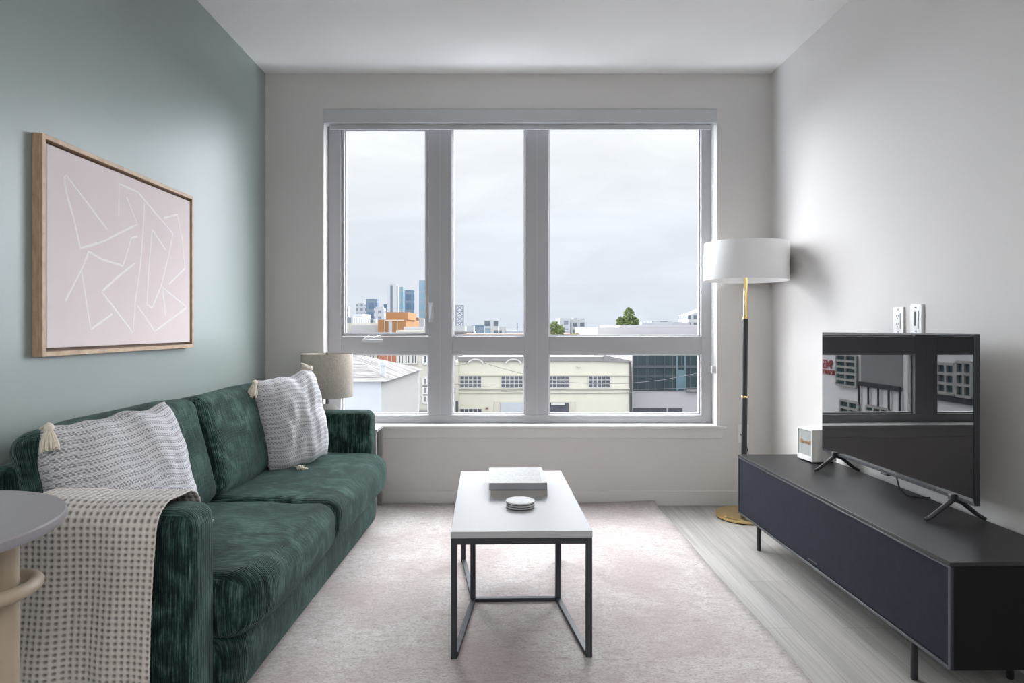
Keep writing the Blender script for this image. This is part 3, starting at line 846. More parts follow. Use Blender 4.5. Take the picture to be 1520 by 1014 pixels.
# ================================================================ TELEVISION
TV = thing('television', 'black flat screen television on V shaped feet on the console', 'television', (1.5425, 2.637, .456), R(1.22))
hw_, zb_, zt_ = .491, .078, .644
b = MB(); b.box(.0, .018, -hw_, hw_, zb_, zt_); b.build('bezel', M['tv_edge'], TV, bevel=.002)
b = MB(); b.rbox(.020, .36, .17, .018, 8, c=(.036, 0, .28)); b.build('rear_housing', M['tv_body'], TV, smooth=50)
bx('screen', M['screen'], TV, -.0012, .0004, -hw_ + .004, hw_ - .004, zb_ + .012, zt_ - .004)
bx('logo_tab', M['tv_body'], TV, -.002, .012, -.022, .022, zb_ - .006, zb_ + .001, bevel=.001)
for y in (.372, -.392):
    f = MB()
    f.tube([(-.098, y, .006), (-.080, y, .014), (-.020, y, .060), (.0, y, .076)], [.0065, .0075, .0085, .0095], 10)
    f.tube([(.0, y, .077), (.030, y, .066), (.085, y, .022), (.112, y, .007)], [.0095, .0085, .0075, .0065], 10)
    f.rbox(.018, .011, .012, .005, 5, c=(.004, y, .082))
    ft = f.build('foot', M['black'], TV, smooth=50)
cb = MB(); cb.tube([(.03, -.02, .12), (.032, -.03, .07), (.03, -.05, .03), (.045, -.075, .006), (.08, -.1, .004), (.12, -.1, .004)], .003, 8)
cb.build('power_cable', M['black'], TV, smooth=60)

# ================================================================ LITTLE LOUDSPEAKER
SP = thing('portable_speaker', 'small white cube speaker with grey grille beside the television', 'speaker', (1.5705, 3.262, .456), R(6.0))
sw, sd_, sh = .066, .064, .157
for x in (-.05, .05):
    for y in (-.05, .05): MB().lathe([(.007, 0), (.008, .002), (.008, .009)], 14, (x, y, 0)).build('rubber_foot', M['dark_slot'], SP, smooth=40)
s = MB(); zs = .008
s.box(-sd_ + .012, sd_, -sw, sw, zs, zs + sh)
s.box(-sd_, -sd_ + .012, -sw, -sw + .009, zs, zs + sh); s.box(-sd_, -sd_ + .012, sw - .009, sw, zs, zs + sh)
s.box(-sd_, -sd_ + .012, -sw + .009, sw - .009, zs, zs + .024); s.box(-sd_, -sd_ + .012, -sw + .009, sw - .009, zs + sh - .009, zs + sh)
s.build('cabinet', M['speaker_white'], SP, bevel=.002)
gr = bx('grille', M['grille'], SP, -sd_ + .003, -sd_ + .0115, -sw + .0095, sw - .0095, zs + .0245, zs + sh - .0095)
text_mesh('logo_lettering', 'Marshall', .028, M['bead'], gr, (-sd_ + .0025, 0, zs + .082), (R(90), 0, R(-90)), .3, .0008, bold=.0006)

# ================================================================ OUTLETS
def outlet(label, loc, rz, kind='outlet', group=None):
    """plate in its own xz plane, facing local -y"""
    o = thing('wall_outlet' if kind == 'outlet' else 'cable_plate', label, 'outlet' if kind == 'outlet' else 'wall plate', loc, rz, group)
    if kind == 'outlet':
        bx('plate', M['white_plastic'], o, -.036, .036, -.007, .0, -.058, .058, bevel=.003)
        bx('insert', M['white_plastic'], o, -.017, .017, -.0095, -.0071, -.034, .034, bevel=.001)
        for z in (.018, -.018):
            q = bx('socket', M['white_plastic'], o, -.0135, .0135, -.0102, -.0094, z - .0135, z + .0135, bevel=.0008)
            bx('slot', M['dark_slot'], q, -.0078, -.0050, -.0108, -.0103, z - .001, z + .008)
            bx('slot', M['dark_slot'], q, .0050, .0078, -.0108, -.0103, z, z + .008)
            bx('ground_hole', M['dark_slot'], q, -.0026, .0026, -.0108, -.0103, z - .0095, z - .0045)
    else:  # cable pass through plate without power sockets
        bx('plate', M['white_plastic'], o, -.038, .038, -.010, .0, -.062, .062, bevel=.003)
        bx('insert', M['white_plastic'], o, -.018, .018, -.0125, -.0101, -.036, .036, bevel=.001)
        bx('cable_slot', M['dark_slot'], o, -.0055, .0055, -.0130, -.0126, -.026, .032)
    for z in (.048, -.048):
        s = MB(); s.tube([(0, -.0135 if kind != 'outlet' else -.0085, z), (0, -.006, z)], .0028, 10); s.build('screw', M['grey_plastic'], o, smooth=40)
    return o
# local -y must face -x on the right wall: rotate by -90 degrees
outlet('white duplex power outlet on the white wall above the television', (XR, 2.795, 1.151), R(-90))
outlet('white cable pass through plate nearest the camera above the television', (XR, 2.672, 1.155), R(-90), 'plate')
outlet('white power outlet low on the window wall behind the lamp pole', (1.395 + .115 - .0, YB, .452), 0)
bpy.data.objects['wall_outlet.001'].location.x = PX(1102.5, YB)

# ================================================================ OUTSIDE
GZ = -11.5
E = {}
E['asphalt'] = mat('street_asphalt', (.06, .06, .065), .9, var=.2, scale=.4)
E['city'] = mat('far_ground', (.07, .075, .08), .95, var=.3, scale=.05)
E['cream'] = mat('cream_stucco', (.48, .465, .40), .85, var=.06, scale=.8)
E['cream_trim'] = mat('cream_trim', (.43, .415, .365), .85, var=.05, scale=1)
E['parapet'] = mat('grey_parapet', (.19, .185, .19), .9, var=.15, scale=2)
E['roof_white'] = mat('white_roof', (.14, .14, .145), .8, var=.1, scale=.5)
E['white_wall'] = mat('white_stucco', (.46, .455, .44), .85, var=.04, scale=.6)
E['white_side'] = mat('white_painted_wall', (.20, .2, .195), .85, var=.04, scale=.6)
E['white_office'] = mat('white_office_stucco', (.86, .86, .88), .85, var=.03, scale=.6)
E['blue_grey'] = mat('pale_blue_siding', (.36, .38, .405), .8, var=.04, scale=1)
E['beige'] = mat('beige_stucco', (.36, .345, .31), .85, var=.05, scale=.6)
E['pale'] = mat('pale_concrete', (.29, .288, .30), .85, var=.05, scale=.3)
E['pale2'] = mat('pale_concrete_cool', (.30, .315, .34), .85, var=.05, scale=.3)
E['orange'] = mat('orange_panel', (.24, .125, .062), .7, var=.08, scale=.7)
E['orange_red'] = mat('orange_red_panel', (.36, .15, .105), .7, var=.08, scale=.7)
E['terracotta'] = mat('terracotta_roof', (.17, .115, .09), .9, var=.12, scale=.3)
E['win'] = mat('outside_window_glass', (.06, .065, .08), .2, var=.5, scale=.9)
E['win_teal'] = mat('teal_window_glass', (.05, .095, .11), .2, var=.35, scale=.7)
E['win_frame'] = mat('outside_window_frame', (.42, .42, .40), .7)
E['dark'] = mat('dark_metal_trim', (.07, .075, .085), .6)
E['garage'] = mat('garage_shutter', (.38, .40, .43), .6, var=.05, scale=2)
E['leaf'] = mat('tree_leaves', (.13, .165, .075), .8, var=.5, scale=.7)
E['leaf_y'] = mat('yellow_shrub_leaves', (.22, .21, .07), .8, var=.4, scale=.9)
E['bark'] = mat('tree_bark', (.10, .08, .06), .9)
E['steel'] = mat('bridge_steel', (.22, .23, .26), .7)
E['wire'] = mat('overhead_cable', (.12, .12, .125), .7)
E['red'] = mat('red_letters', (.42, .10, .11), .6)
for k_, m_ in E.items():
    if not k_.startswith('win'): m_.node_tree.nodes['Principled BSDF'].inputs['Specular IOR Level'].default_value = .04
def m_facade(name, wall, glass, pitch_x, pitch_z, fx=.6, fz=.55):
    m, nt, b = nodes_of(name); s = N(nt, 'SeparateXYZ'); L(nt, objc(nt), s.inputs[0])
    xx = math_n(nt, 'ADD', s.outputs[0], math_n(nt, 'MULTIPLY', s.outputs[1], 1.))
    a = math_n(nt, 'LESS_THAN', math_n(nt, 'FRACT', math_n(nt, 'DIVIDE', math_n(nt, 'ADD', xx, 500.), pitch_x)), fx)
    c = math_n(nt, 'LESS_THAN', math_n(nt, 'FRACT', math_n(nt, 'DIVIDE', math_n(nt, 'ADD', s.outputs[2], 500.), pitch_z)), fz)
    L(nt, mixc(nt, math_n(nt, 'MULTIPLY', a, c), wall, mixc(nt, noise_n(nt, objc(nt), .3, 2), glass, tuple(min(1, x * 1.5) for x in glass))), b.inputs['Base Color'])
    b.inputs['Roughness'].default_value = .8; b.inputs['Specular IOR Level'].default_value = .08; return m
E['f_white'] = m_facade('facade_white_strips', (.36, .365, .38), (.10, .115, .14), 6., 6., .38, 1.1)
E['f_pale'] = m_facade('facade_pale_grid', (.33, .34, .36), (.13, .145, .17), 5.2, 5.2, .55, .5)
E['f_blue'] = m_facade('facade_hazy_blue_glass', (.15, .185, .23), (.075, .11, .155), 7., 9., .8, .7)  # distance haze put into the blue of the far glass
E['f_sky'] = m_facade('facade_hazy_sky_glass', (.20, .245, .28), (.13, .19, .235), 6., 10., .8, .7)  # paler glass, its colour carries the distance haze too
E['f_office'] = m_facade('facade_office_grid', (.33, .335, .34), (.085, .10, .12), 4.6, 4.8, .62, .55)
E['f_curtain'] = m_facade('facade_dark_curtain_wall', (.06, .07, .075), (.026, .036, .041), 1.05, 2.6, .92, .95)

g = bx('street_ground', E['asphalt'], None, -260, 260, 12, 140, GZ - .5, GZ); struct(g)
g = bx('city_ground', E['city'], None, -2200, 2200, 140, 3200, GZ - .5, GZ); struct(g)

def building(name, label, Y, x0, x1, yt, depth, m, cat='building', group=None, zb=GZ, nm='body'):
    X0, X1, Z1 = PX(x0, Y), PX(x1, Y), PZ(yt, Y)
    r = thing(name, label, cat, ((X0 + X1) / 2, Y, zb), 0, group)
    h = (X1 - X0) / 2
    bx(nm, m, r, -h, h, 0, depth, 0, Z1 - zb)
    return r
def rect(r, nm, m, Y, x0, x1, y0, y1, proud=.06, back=.0, parent=None):
    """a panel on the face of building r at depth Y, given in photo px"""
    ox, oy, oz = r.location
    return bx(nm, m, parent or r, PX(x0, Y) - ox, PX(x1, Y) - ox, Y - oy - proud, Y - oy + back, PZ(y1, Y) - oz, PZ(y0, Y) - oz)
def grid_window(r, Y, x0, x1, y0, y1, nc, nr, glass='win', frame='win_frame', bar=.065, teal=()):
    ox, oy, oz = r.location
    X0, X1, Z0_, Z1_ = PX(x0, Y) - ox, PX(x1, Y) - ox, PZ(y1, Y) - oz, PZ(y0, Y) - oz
    y = Y - oy
    f = MB()
    for i in range(nc + 1):
        x = X0 + (X1 - X0) * i / nc; f.box(x - bar / 2, x + bar / 2, y - .10, y, Z0_, Z1_)
    for j in range(nr + 1):
        z = Z0_ + (Z1_ - Z0_) * j / nr; f.box(X0, X1, y - .102, y - .002, z - bar / 2, z + bar / 2)
    fo = f.build('window', E[frame], r)
    bx('pane', E[glass], fo, X0, X1, y - .05, y - .02, Z0_, Z1_)
    return fo

# --- cream two storey warehouse across the street
Y = 75.
cb_ = building('warehouse', 'cream two storey warehouse with grid windows across the street', Y, 676, 935.5, 536, 20, E['cream'])
rect(cb_, 'parapet', E['parapet'], Y, 680, 895, 529.5, 536.2, .25, .6)
gb_ = MB(); ox, oy, oz = cb_.location
P = [(895, 527.6), (897, 527.0), (937, 535.6), (937, 538.0), (895, 536.4)]
fa = [gb_.bm.verts.new((PX(a, Y) - ox, Y - oy - .3, PZ(b_, Y) - oz)) for a, b_ in P]
fb = [gb_.bm.verts.new((PX(a, Y) - ox, Y - oy + 8, PZ(b_, Y) - oz)) for a, b_ in P]
gb_.bm.faces.new(fa); gb_.bm.faces.new(fb[::-1])
for i in range(5): gb_.bm.faces.new((fa[i], fb[i], fb[(i + 1) % 5], fa[(i + 1) % 5]))
gb_.build('gable_roof', E['parapet'], cb_)
rect(cb_, 'pilaster', E['cream_trim'], Y, 675.5, 681, 536, 640, .35)
rect(cb_, 'string_course', E['cream_trim'], Y, 681, 935, 556.6, 557.6, .16)
rect(cb_, 'string_course', E['cream_trim'], Y, 681, 935, 576.2, 578, .20)
rect(cb_, 'string_course', E['cream_trim'], Y, 681, 935, 583.4, 584, .10)
rect(cb_, 'corner_pipe', E['dark'], Y, 934.3, 935.6, 536, 640, .2)
for (a, b_) in ((683, 714.5), (744, 776), (814, 844.5), (873.5, 905.5)): grid_window(cb_, Y, a, b_, 558, 575.5, 5, 3)
grid_window(cb_, Y, 683, 715, 606.5, 626, 5, 3)
rect(cb_, 'door_surround', E['cream_trim'], Y, 734, 782, 596, 640, .12)
sh = rect(cb_, 'shutter_door', E['garage'], Y, 743, 777, 597.6, 640, .2)
rect(cb_, 'door_surround', E['cream_trim'], Y, 814, 854, 596, 640, .12)
dw = rect(cb_, 'shop_window', E['win'], Y, 816, 844, 597.6, 614, .2)
rect(cb_, 'shutter_box', E['white_wall'], Y, 818, 838, 598, 601, .3, parent=dw)
rect(cb_, 'side_window', E['win'], Y, 677, 680.5, 595, 617, .45)
rect(cb_, 'wall_lamp', E['terracotta'], Y, 721.5, 724.5, 604.5, 607, .35)
rect(cb_, 'vent', E['cream_trim'], Y, 856.5, 860.5, 543.6, 545.2, .25)
for xc in (706, 762):
    a_ = MB(); ca, cz = PX(xc, Y) - ox, PZ(540, Y) - oz; r_ = PX(11, Y) - PX(0, Y)
    a_.tube([(ca + r_ * math.cos(PI * k / 12), -.15, cz + r_ * .62 * math.sin(PI * k / 12)) for k in range(13)], .13, 6)
    a_.build('arch_moulding', E['white_wall'], cb_, smooth=60)

# --- modern grey block with dark curtain wall
Y = 96.
mb_ = building('office_block', 'pale grey office block with a dark glass curtain wall right of the warehouse', Y, 887, 1120, 486, 30, E['pale'])
ox, oy, oz = mb_.location
rect(mb_, 'raised_roof', E['pale'], Y, 921, 1120, 482.3, 486.2, .0, 20)
Y2 = 78.
lw = rect(mb_, 'street_wing', E['pale'], Y2, 938.2, 1110, 505, 690, 0, 16)
cwY = Y2
cw = rect(mb_, 'curtain_wall', E['f_curtain'], cwY, 940, 1037.5, 516, 580, .12)
rect(mb_, 'floor_band', E['dark'], cwY, 940, 1037.5, 542.5, 546.5, .2, parent=cw)
for k, (a, b_) in enumerate(((1003, 1006), (1015, 1017.5), (985, 986), (961, 962))):
    rect(mb_, 'mullion', E['win_teal' if k < 2 else 'dark'], cwY, a, b_, 516, 580, .22, parent=cw)
rect(mb_, 'blue_bay', E['win_teal'], cwY, 1003.5, 1015.5, 549, 578, .2, parent=cw)
rect(mb_, 'ledge', E['roof_white'], cwY, 1018, 1042, 577, 581, .5)
grid_window(mb_, cwY, 940, 988.5, 606, 613.8, 6, 1, 'win', 'dark', .08)
grid_window(mb_, cwY, 992.5, 1012, 606, 613.8, 3, 1, 'win', 'dark', .08)

# --- left foreground: white hall with a pale hip roof
hall = thing('white_hall', 'white walled hall with a pale hipped metal roof below the orange block', 'building', (-14., 51., GZ))
zE = PZ(566, 45.) - GZ; zR = zE + 1.75
c = [(-8.3, 45.), (-7.35, 58.), (-21., 58.), (-21., 45.)]
c = [(a + 14, b_ - 51) for a, b_ in c]
def wallq(nm, m, a, b_):
    q = MB(); d = Vector((b_[0] - a[0], b_[1] - a[1])); n_ = Vector((-d.y, d.x)).normalized() * .2
    pts = [(a[0], a[1]), (b_[0], b_[1]), (b_[0] + n_.x, b_[1] + n_.y), (a[0] + n_.x, a[1] + n_.y)]
    lo = [q.bm.verts.new((x, y, 0)) for x, y in pts]; hi = [q.bm.verts.new((x, y, zE)) for x, y in pts]
    q.bm.faces.new(lo[::-1]); q.bm.faces.new(hi)
    for i in range(4): q.bm.faces.new((lo[i], lo[(i + 1) % 4], hi[(i + 1) % 4], hi[i]))
    return q.build(nm, m, hall)
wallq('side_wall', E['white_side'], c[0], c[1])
wallq('front_wall', E['blue_grey'], c[3], c[0])
wallq('rear_wall', E['blue_grey'], c[1], c[2])
wallq('side_wall', E['white_wall'], c[2], c[3])
def m_corr():
    m, nt, b = nodes_of('corrugated_pale_roof'); v = objc(nt)
    f = noise_n(nt, mapped(nt, v, (.35, 3.2, .35)), 1, 4, .6, .5)
    L(nt, ramp(nt, f, [(.38, (.055, .050, .049)), (.48, (.105, .102, .102)), (.58, (.135, .134, .136))]), b.inputs['Base Color']); b.inputs['Roughness'].default_value = .9; b.inputs['Specular IOR Level'].default_value = .03; return m
rf = MB(); ov = .35
rv = [rf.bm.verts.new((x + (ov if x > 0 else -ov), y + (ov if y > 0 else -ov), zE)) for x, y in c]
r1 = rf.bm.verts.new((2.0, .4, zR)); r2 = rf.bm.verts.new((-3.2, .4, zR))
rf.bm.faces.new((rv[3], rv[0], r1, r2)); rf.bm.faces.new((rv[0], rv[1], r1)); rf.bm.faces.new((rv[1], rv[2], r2, r1)); rf.bm.faces.new((rv[2], rv[3], r2)); rf.bm.faces.new(rv[::-1])
rf.build('roof', m_corr(), hall)
MB().lathe([(.22, 0), (.22, 1.0), (.32, 1.0), (.32, 1.25), (0, 1.4)], 12, (PX(568, 46.5) + 14, -4.4, zE)).build('vent_pipe', E['blue_grey'], hall, smooth=40)

# --- orange block and the pale blocks round it
Y = 88.
ob = building('orange_block', 'orange and brown panelled block behind the white hall', Y, 561, 602.5, 474.5, 14, E['orange'])
rect(ob, 'roof_box', E['orange'], Y, 572, 605, 463.2, 474.6, -.5, 9)
rect(ob, 'window_strip', E['pale'], Y, 577, 582.5, 477, 497, .2)
for x in (571, 589.5): rect(ob, 'panel_joint', E['cream'], Y, x, x + .7, 476, 498, .15)
rect(ob, 'panel_joint', E['cream'], Y, 571, 600, 474.8, 475.8, .15)
rect(ob, 'red_panel', E['orange_red'], Y, 562, 588, 505, 546.5, .3)
for x in (566.2, 576, 582): rect(ob, 'panel_joint', E['cream'], Y, x, x + .6, 505, 546.5, .45)
rect(ob, 'panel_joint', E['cream'], Y, 562, 588, 541, 541.8, .45)
b2 = building('pale_block', 'pale flat roofed block with square windows right of the orange block', 80., 588, 632, 490.5, 6.5, E['beige'])
rect(b2, 'setback_storey', E['pale'], 80., 596, 640, 485, 491, -2, 6)
for x in (591.5, 601, 611): grid_window(b2, 80., x, x + 7.6, 520, 540, 2, 1, 'win', 'win_frame', .18)
b3 = building('low_block', 'long low pale roof left of the orange block', 90., 470, 561, 480, 14, E['beige'])
rect(b3, 'setback_storey', E['pale'], 90., 523, 564.5, 483, 500, .5, 2)
for x in (500, 512, 536, 548): grid_window(b3, 90., x, x + 8, 523, 538, 2, 1, 'win', 'win_frame', .18)
rect(b3, 'corner_stripe', E['cream'], 90., 557.5, 561, 500, 545, .4)
b4 = building('narrow_block', 'narrow beige block with stacked windows beside the warehouse', 66., 621.5, 640, 512, 10, E['beige'])
for (a, b_) in ((527, 540), (560.5, 572), (573.8, 585.5), (587, 598)): grid_window(b4, 66., 628.5, 634.5, a, b_, 1, 1, 'win' if a < 550 else 'parapet', 'win_frame', .22)
rect(b4, 'planter_wall', E['parapet'], 66., 623, 640, 608, 618, .6)
b5 = building('brown_roof_block', 'far block with a brown top right of the orange block', 150., 605.5, 630, 473, 20, E['pale'])
rect(b5, 'brown_band', E['terracotta'], 150., 605.5, 621.5, 471.5, 475.5, .4, 10)
b6 = building('flat_roof_shed', 'long flat terracotta roofed shed behind the warehouse', 110., 689, 850, 497, 20, E['white_wall'])
rect(b6, 'roof_edge', E['terracotta'], 110., 689, 850, 496, 531, .8, 10)
b7 = building('stepped_shed', 'low pale shed at the foot of the lattice tower', 130., 660, 700, 493, 20, E['pale'])
rect(b7, 'roof_edge', E['roof_white'], 130., 660, 700, 492, 494.2, .6, 10)

# --- skyline, left to right
G1 = 'skyline towers in the left window light'
def tower(label, Y, x0, x1, yt, m, group=G1, depth=9, crown=None):
    t = building('tower_block', label, Y, x0, x1, yt, depth, m, 'tower', group, GZ, 'shaft')
    if crown: rect(t, 'crown', crown[3], Y, crown[0], crown[1], crown[2], yt + .4, -2, 7)
    return t
tower('slim pale tower at the left end of the skyline', 700., 510.5, 517, 455, E['f_pale'])
tower('broad pale gridded tower left of the shorter blue glass tower', 680., 528.5, 543, 452, E['f_pale'], crown=(530, 541, 450, E['pale']))
tower('shorter hazy blue glass tower with a flat top', 640., 543, 559.5, 444, E['f_blue'])
tower('small pale stepped tower in front of the shorter blue tower', 560., 555, 570, 458, E['f_pale'], crown=(557, 568, 455.3, E['pale']))
tower('narrow blue grey tower tucked beside the white striped tower', 660., 569.5, 576, 452, E['f_blue'])
tower('tall white vertically striped tower', 590., 574.5, 590.5, 423.5, E['f_white'], crown=(576, 588, 421.3, E['pale2']))
tower('hazy blue glass tower joined to the right of the striped tower', 620., 590.5, 598.5, 426, E['f_sky'])
tower('hazy deep blue glass tower right of the striped tower', 650., 599, 614, 431, E['f_blue'], crown=(601, 613, 430, E['pale2']))
tower('tallest hazy pale blue glass tower beside the window mullion', 640., 622, 634.5, 416, E['f_sky'])
G2 = 'pale low buildings below the skyline'
for i, (a, b_, t_, lb) in enumerate(((505, 524, 470, 'low white block below the slim pale tower'), (523.5, 538, 466, 'low white block below the broad gridded tower'),
                      (539, 556, 474, 'flat white block below the shorter blue tower'), (545, 573, 473, 'white block left of the orange roof box'))):
    building('white_block', lb, 300. + 20 * i, a, b_, t_, 20, E['f_pale'], group=G2)

# lattice tower of the bridge
Yt = 900.
bt = thing('bridge_tower', 'steel lattice bridge tower in the middle window light', 'bridge tower', (PX(682.3, Yt), Yt, GZ))
l_ = MB(); hx = PX(5.3, Yt) - PX(0, Yt); z1 = PZ(453, Yt) - GZ; z0 = 0
for sx in (-1, 1): l_.box(sx * hx - 1.1, sx * hx + 1.1, -2, 2, 0, z1)
l_.build('pylons', E['steel'], bt)
l_ = MB(); zb0 = PZ(486, Yt) - GZ; n_ = 4
for k in range(n_):
    za, zb2 = zb0 + (z1 - zb0) * k / n_, zb0 + (z1 - zb0) * (k + 1) / n_
    l_.bar((-hx, 0, za), (hx, 0, zb2), 1.1); l_.bar((hx, 0, za), (-hx, 0, zb2), 1.1); l_.bar((-hx, 0, zb2 - .6), (hx, 0, zb2 - .6), 1.2)
l_.build('braces', E['steel'], bt)
# mid window light
mo = building('gridded_office', 'pale gridded office right of the lattice bridge tower', 330., 718, 739.5, 475, 24, E['f_office'], 'building')
rect(mo, 'roof_box', E['pale2'], 330., 722, 738, 472.3, 475.3, -3, 12); rect(mo, 'lower_wing', E['f_sky'], 330., 717, 727, 487, 500, .5)
G3 = 'grey roofs under the bridge tower'
for i, (a, b_, t_, mm, lb) in enumerate(((672, 690, 484, E['f_office'], 'grey roofs directly under the bridge tower'), (690, 703, 483.5, E['pale2'], 'grey roof just right of the bridge tower'),
                                        (700, 719, 483, E['f_blue'], 'dark blue grey shed left of the gridded office'), (741, 751, 485, E['f_office'], 'small grey block right of the gridded office'),
                                        (751, 790, 490.5, E['pale2'], 'low grey roof at the end of the middle window light'))):
    building('grey_block', lb, 260. + 15 * i, a, b_, t_, 12, mm, group=G3)
cr = thing('crane', 'thin far crane on the skyline of the middle window light', 'crane', (PX(768, 700.), 700., GZ))
l_ = MB(); zc = PZ(482.5, 700.) - GZ
l_.box(-.5, .5, -.5, .5, 0, zc + 2); l_.build('mast', E['steel'], cr)
l_ = MB(); l_.bar((PX(752, 700.) - PX(768, 700.), 0, zc), (PX(779, 700.) - PX(768, 700.), 0, zc), .7); l_.build('jib', E['steel'], cr)
# right window light
G4 = 'twin pale apartment towers right of the small tree'
building('apartment_tower', 'left one of the twin pale apartment towers', 420., 831, 846.5, 472.3, 24, E['f_pale'], 'tower', G4)
tw2 = building('apartment_tower', 'right one of the twin pale apartment towers', 430., 847.5, 868.2, 473, 24, E['f_office'], 'tower', G4)
rect(tw2, 'roof_box', E['pale2'], 430., 852, 862, 471.6, 473.2, -4, 12)
rt = building('slope_top_tower', 'pale tower with a sloping top at the right edge of the window', 420., 1021.5, 1052, 468, 24, E['f_office'], 'tower')
ox, oy, oz = rt.location
q = MB(); P = [(1021.5, 468.), (1052, 457.), (1052, 468.)]
fa = [q.bm.verts.new((PX(a, 420.) - ox, 0, PZ(b_, 420.) - oz)) for a, b_ in P]; fb = [q.bm.verts.new((PX(a, 420.) - ox, 24, PZ(b_, 420.) - oz)) for a, b_ in P]
q.bm.faces.new(fa); q.bm.faces.new(fb[::-1])
for i in range(3): q.bm.faces.new((fa[i], fb[i], fb[(i + 1) % 3], fa[(i + 1) % 3]))
q.build('sloping_top', E['pale2'], rt)
G5 = 'low distant roofs on the horizon of the right window light'
for i, (a, b_, t_, mm, lb) in enumerate(((866, 893, 486, E['f_office'], 'grey roofs between the twin towers and the grey block'), (834, 846, 490.5, E['pale'], 'cream roof behind the yellow shrub'),
                                        (953, 969, 478.5, E['pale2'], 'low grey roof just right of the large tree'), (968, 998, 476.5, E['f_pale'], 'pale stepped roofs in the middle of the grey block skyline'),
                                        (998, 1013, 478, E['pale2'], 'low blue grey roof left of the slope topped tower'), (1012, 1024, 480, E['pale'], 'lowest pale roof beside the slope topped tower'))):
    building('distant_block', lb, 200. + 12 * i, a, b_, t_, 16, mm, group=G5)
bw = building('brown_wall_block', 'grey boxy roof at the left edge of the right window light', 120., 800, 825.5, 487.5, 12, E['pale'])
rect(bw, 'roof_edge', E['terracotta'], 120., 800, 846, 496.6, 504, .5, 4)

def tree(name, label, cat, Y, x0, x1, y0, y1, lobes, leaf, n=2200, seed=1, group=None):
    rnd = random.Random(seed)
    X0, X1, Z0_, Z1_ = PX(x0, Y), PX(x1, Y), PZ(y1, Y), PZ(y0, Y)
    cx = (X0 + X1) / 2; r = thing(name, label, cat, (cx, Y, GZ), 0, group)
    h = Z1_ - GZ
    MB().tube([(0, 0, 0), (.1, .1, h * .5), (0, 0, h * .9)], [.5, .35, .12], 8).build('trunk', E['bark'], r, smooth=60)
    f = MB(); W_ = X1 - X0; H_ = Z1_ - Z0_
    for _ in range(n):
        lx, lz, lr, lh = lobes[rnd.randrange(len(lobes))]
        while True:
            p = Vector((rnd.uniform(-1, 1), rnd.uniform(-1, 1), rnd.uniform(-1, 1)))
            if .45 < p.length < 1: break
        p *= 1 - .12 * rnd.random()
        q = Vector(((lx + p.x * lr - .5) * W_, p.y * lr * W_ * .8, (Z0_ - GZ) + (lz + p.z * lh) * H_))
        s_ = W_ * rnd.uniform(.028, .05)
        a = Vector((rnd.uniform(-1, 1), rnd.uniform(-1, 1), rnd.uniform(-1, 1))).normalized(); b_ = a.orthogonal().normalized(); c_ = a.cross(b_)
        f.bm.faces.new([f.bm.verts.new(q + s_ * (b_ * u + c_ * v)) for u, v in ((-1, -.4), (0, -.9), (1, .1), (.1, .9))])
    f.build('foliage', leaf, r, recalc=False)
tree('tree', 'large dark green tree rising above the grey block roof', 'tree', 135., 914, 949.5, 456.5, 486, [(.55, .55, .26, .38), (.55, .78, .15, .24), (.2, .26, .2, .3), (.8, .25, .2, .3), (.5, .2, .3, .25)], E['leaf'], 2600, 4)
tree('tree', 'small green tree at the left edge of the right window light', 'tree', 105., 814, 840, 475, 500, [(.35, .6, .3, .36), (.65, .4, .3, .36), (.45, .25, .4, .3)], E['leaf'], 1800, 9)
tree('shrub', 'yellow green shrub on the roof behind the warehouse', 'shrub', 104., 847.5, 861.5, 492, 501, [(.5, .4, .45, .5), (.3, .3, .3, .4), (.7, .3, .3, .4)], E['leaf_y'], 700, 5)

# overhead wires in front of the warehouse
def wire(label, Y, pts):
    n = MB(); P3 = [(PX(a, Y), Y, PZ(b_, Y)) for a, b_ in pts]
    n.tube(P3, .024, 6); o = n.build('overhead_wire', E['wire'], None, smooth=60)
    tag(o, label, 'wire', 'overhead wires across the warehouse front')
wire('overhead wire sagging from the warehouse parapet towards the street', 70., [(660, 545), (690, 541), (700, 536.5), (712, 537), (745, 547), (790, 558.5), (830, 566.5), (880, 569.6), (936, 569), (985, 564), (1060, 549)])
wire('upper one of the two straight wires below the upper warehouse windows', 69., [(655, 567.5), (700, 573), (790, 577), (860, 579), (960, 578), (1060, 575)])
wire('lower one of the two straight wires below the upper warehouse windows', 68., [(655, 576), (700, 578.5), (780, 583), (860, 584.5), (960, 582), (1060, 579)])

# --- the white building to the left of the view; the television mirrors it
def tvr(px, py, c):
    """photo px on the television -> (Y, Z) on the facade plane X = c (the mirrored eye stands at 3.197, .068)"""
    u, v = (px - CX) / F, (py - CY) / F
    t = (3.197 - c) / (u + .0428)
    return .068 + t * (1 - .0428 * (u + .0214)), CH - v * t
C0 = -14.
wb = thing('white_office', 'white street building with red house number and teal windows left of the hall', 'building', (C0, 27., GZ))
def wr(nm, m, px0, px1, py0, py1, proud=.08, parent=None):
    ya, za = tvr(px0, (py0 + py1) / 2, C0); yb, zb = tvr(px1, (py0 + py1) / 2, C0)
    ym = (px0 + px1) / 2
    _, zt = tvr(ym, py0, C0); _, zl = tvr(ym, py1, C0)
    return bx(nm, m, parent or wb, 0, proud, yb - 27, ya - 27, zl - GZ, zt - GZ), (yb, ya, zl, zt)
ztop = PZ(487 + 12, 26.) - GZ
bx('body', E['white_office'], wb, -9, 0, 12 - 27, 36 - 27, 0, 12.05)
bx('cornice', E['beige'], wb, -9, .25, 12 - 27, 36 - 27, 12.05, 13.6)
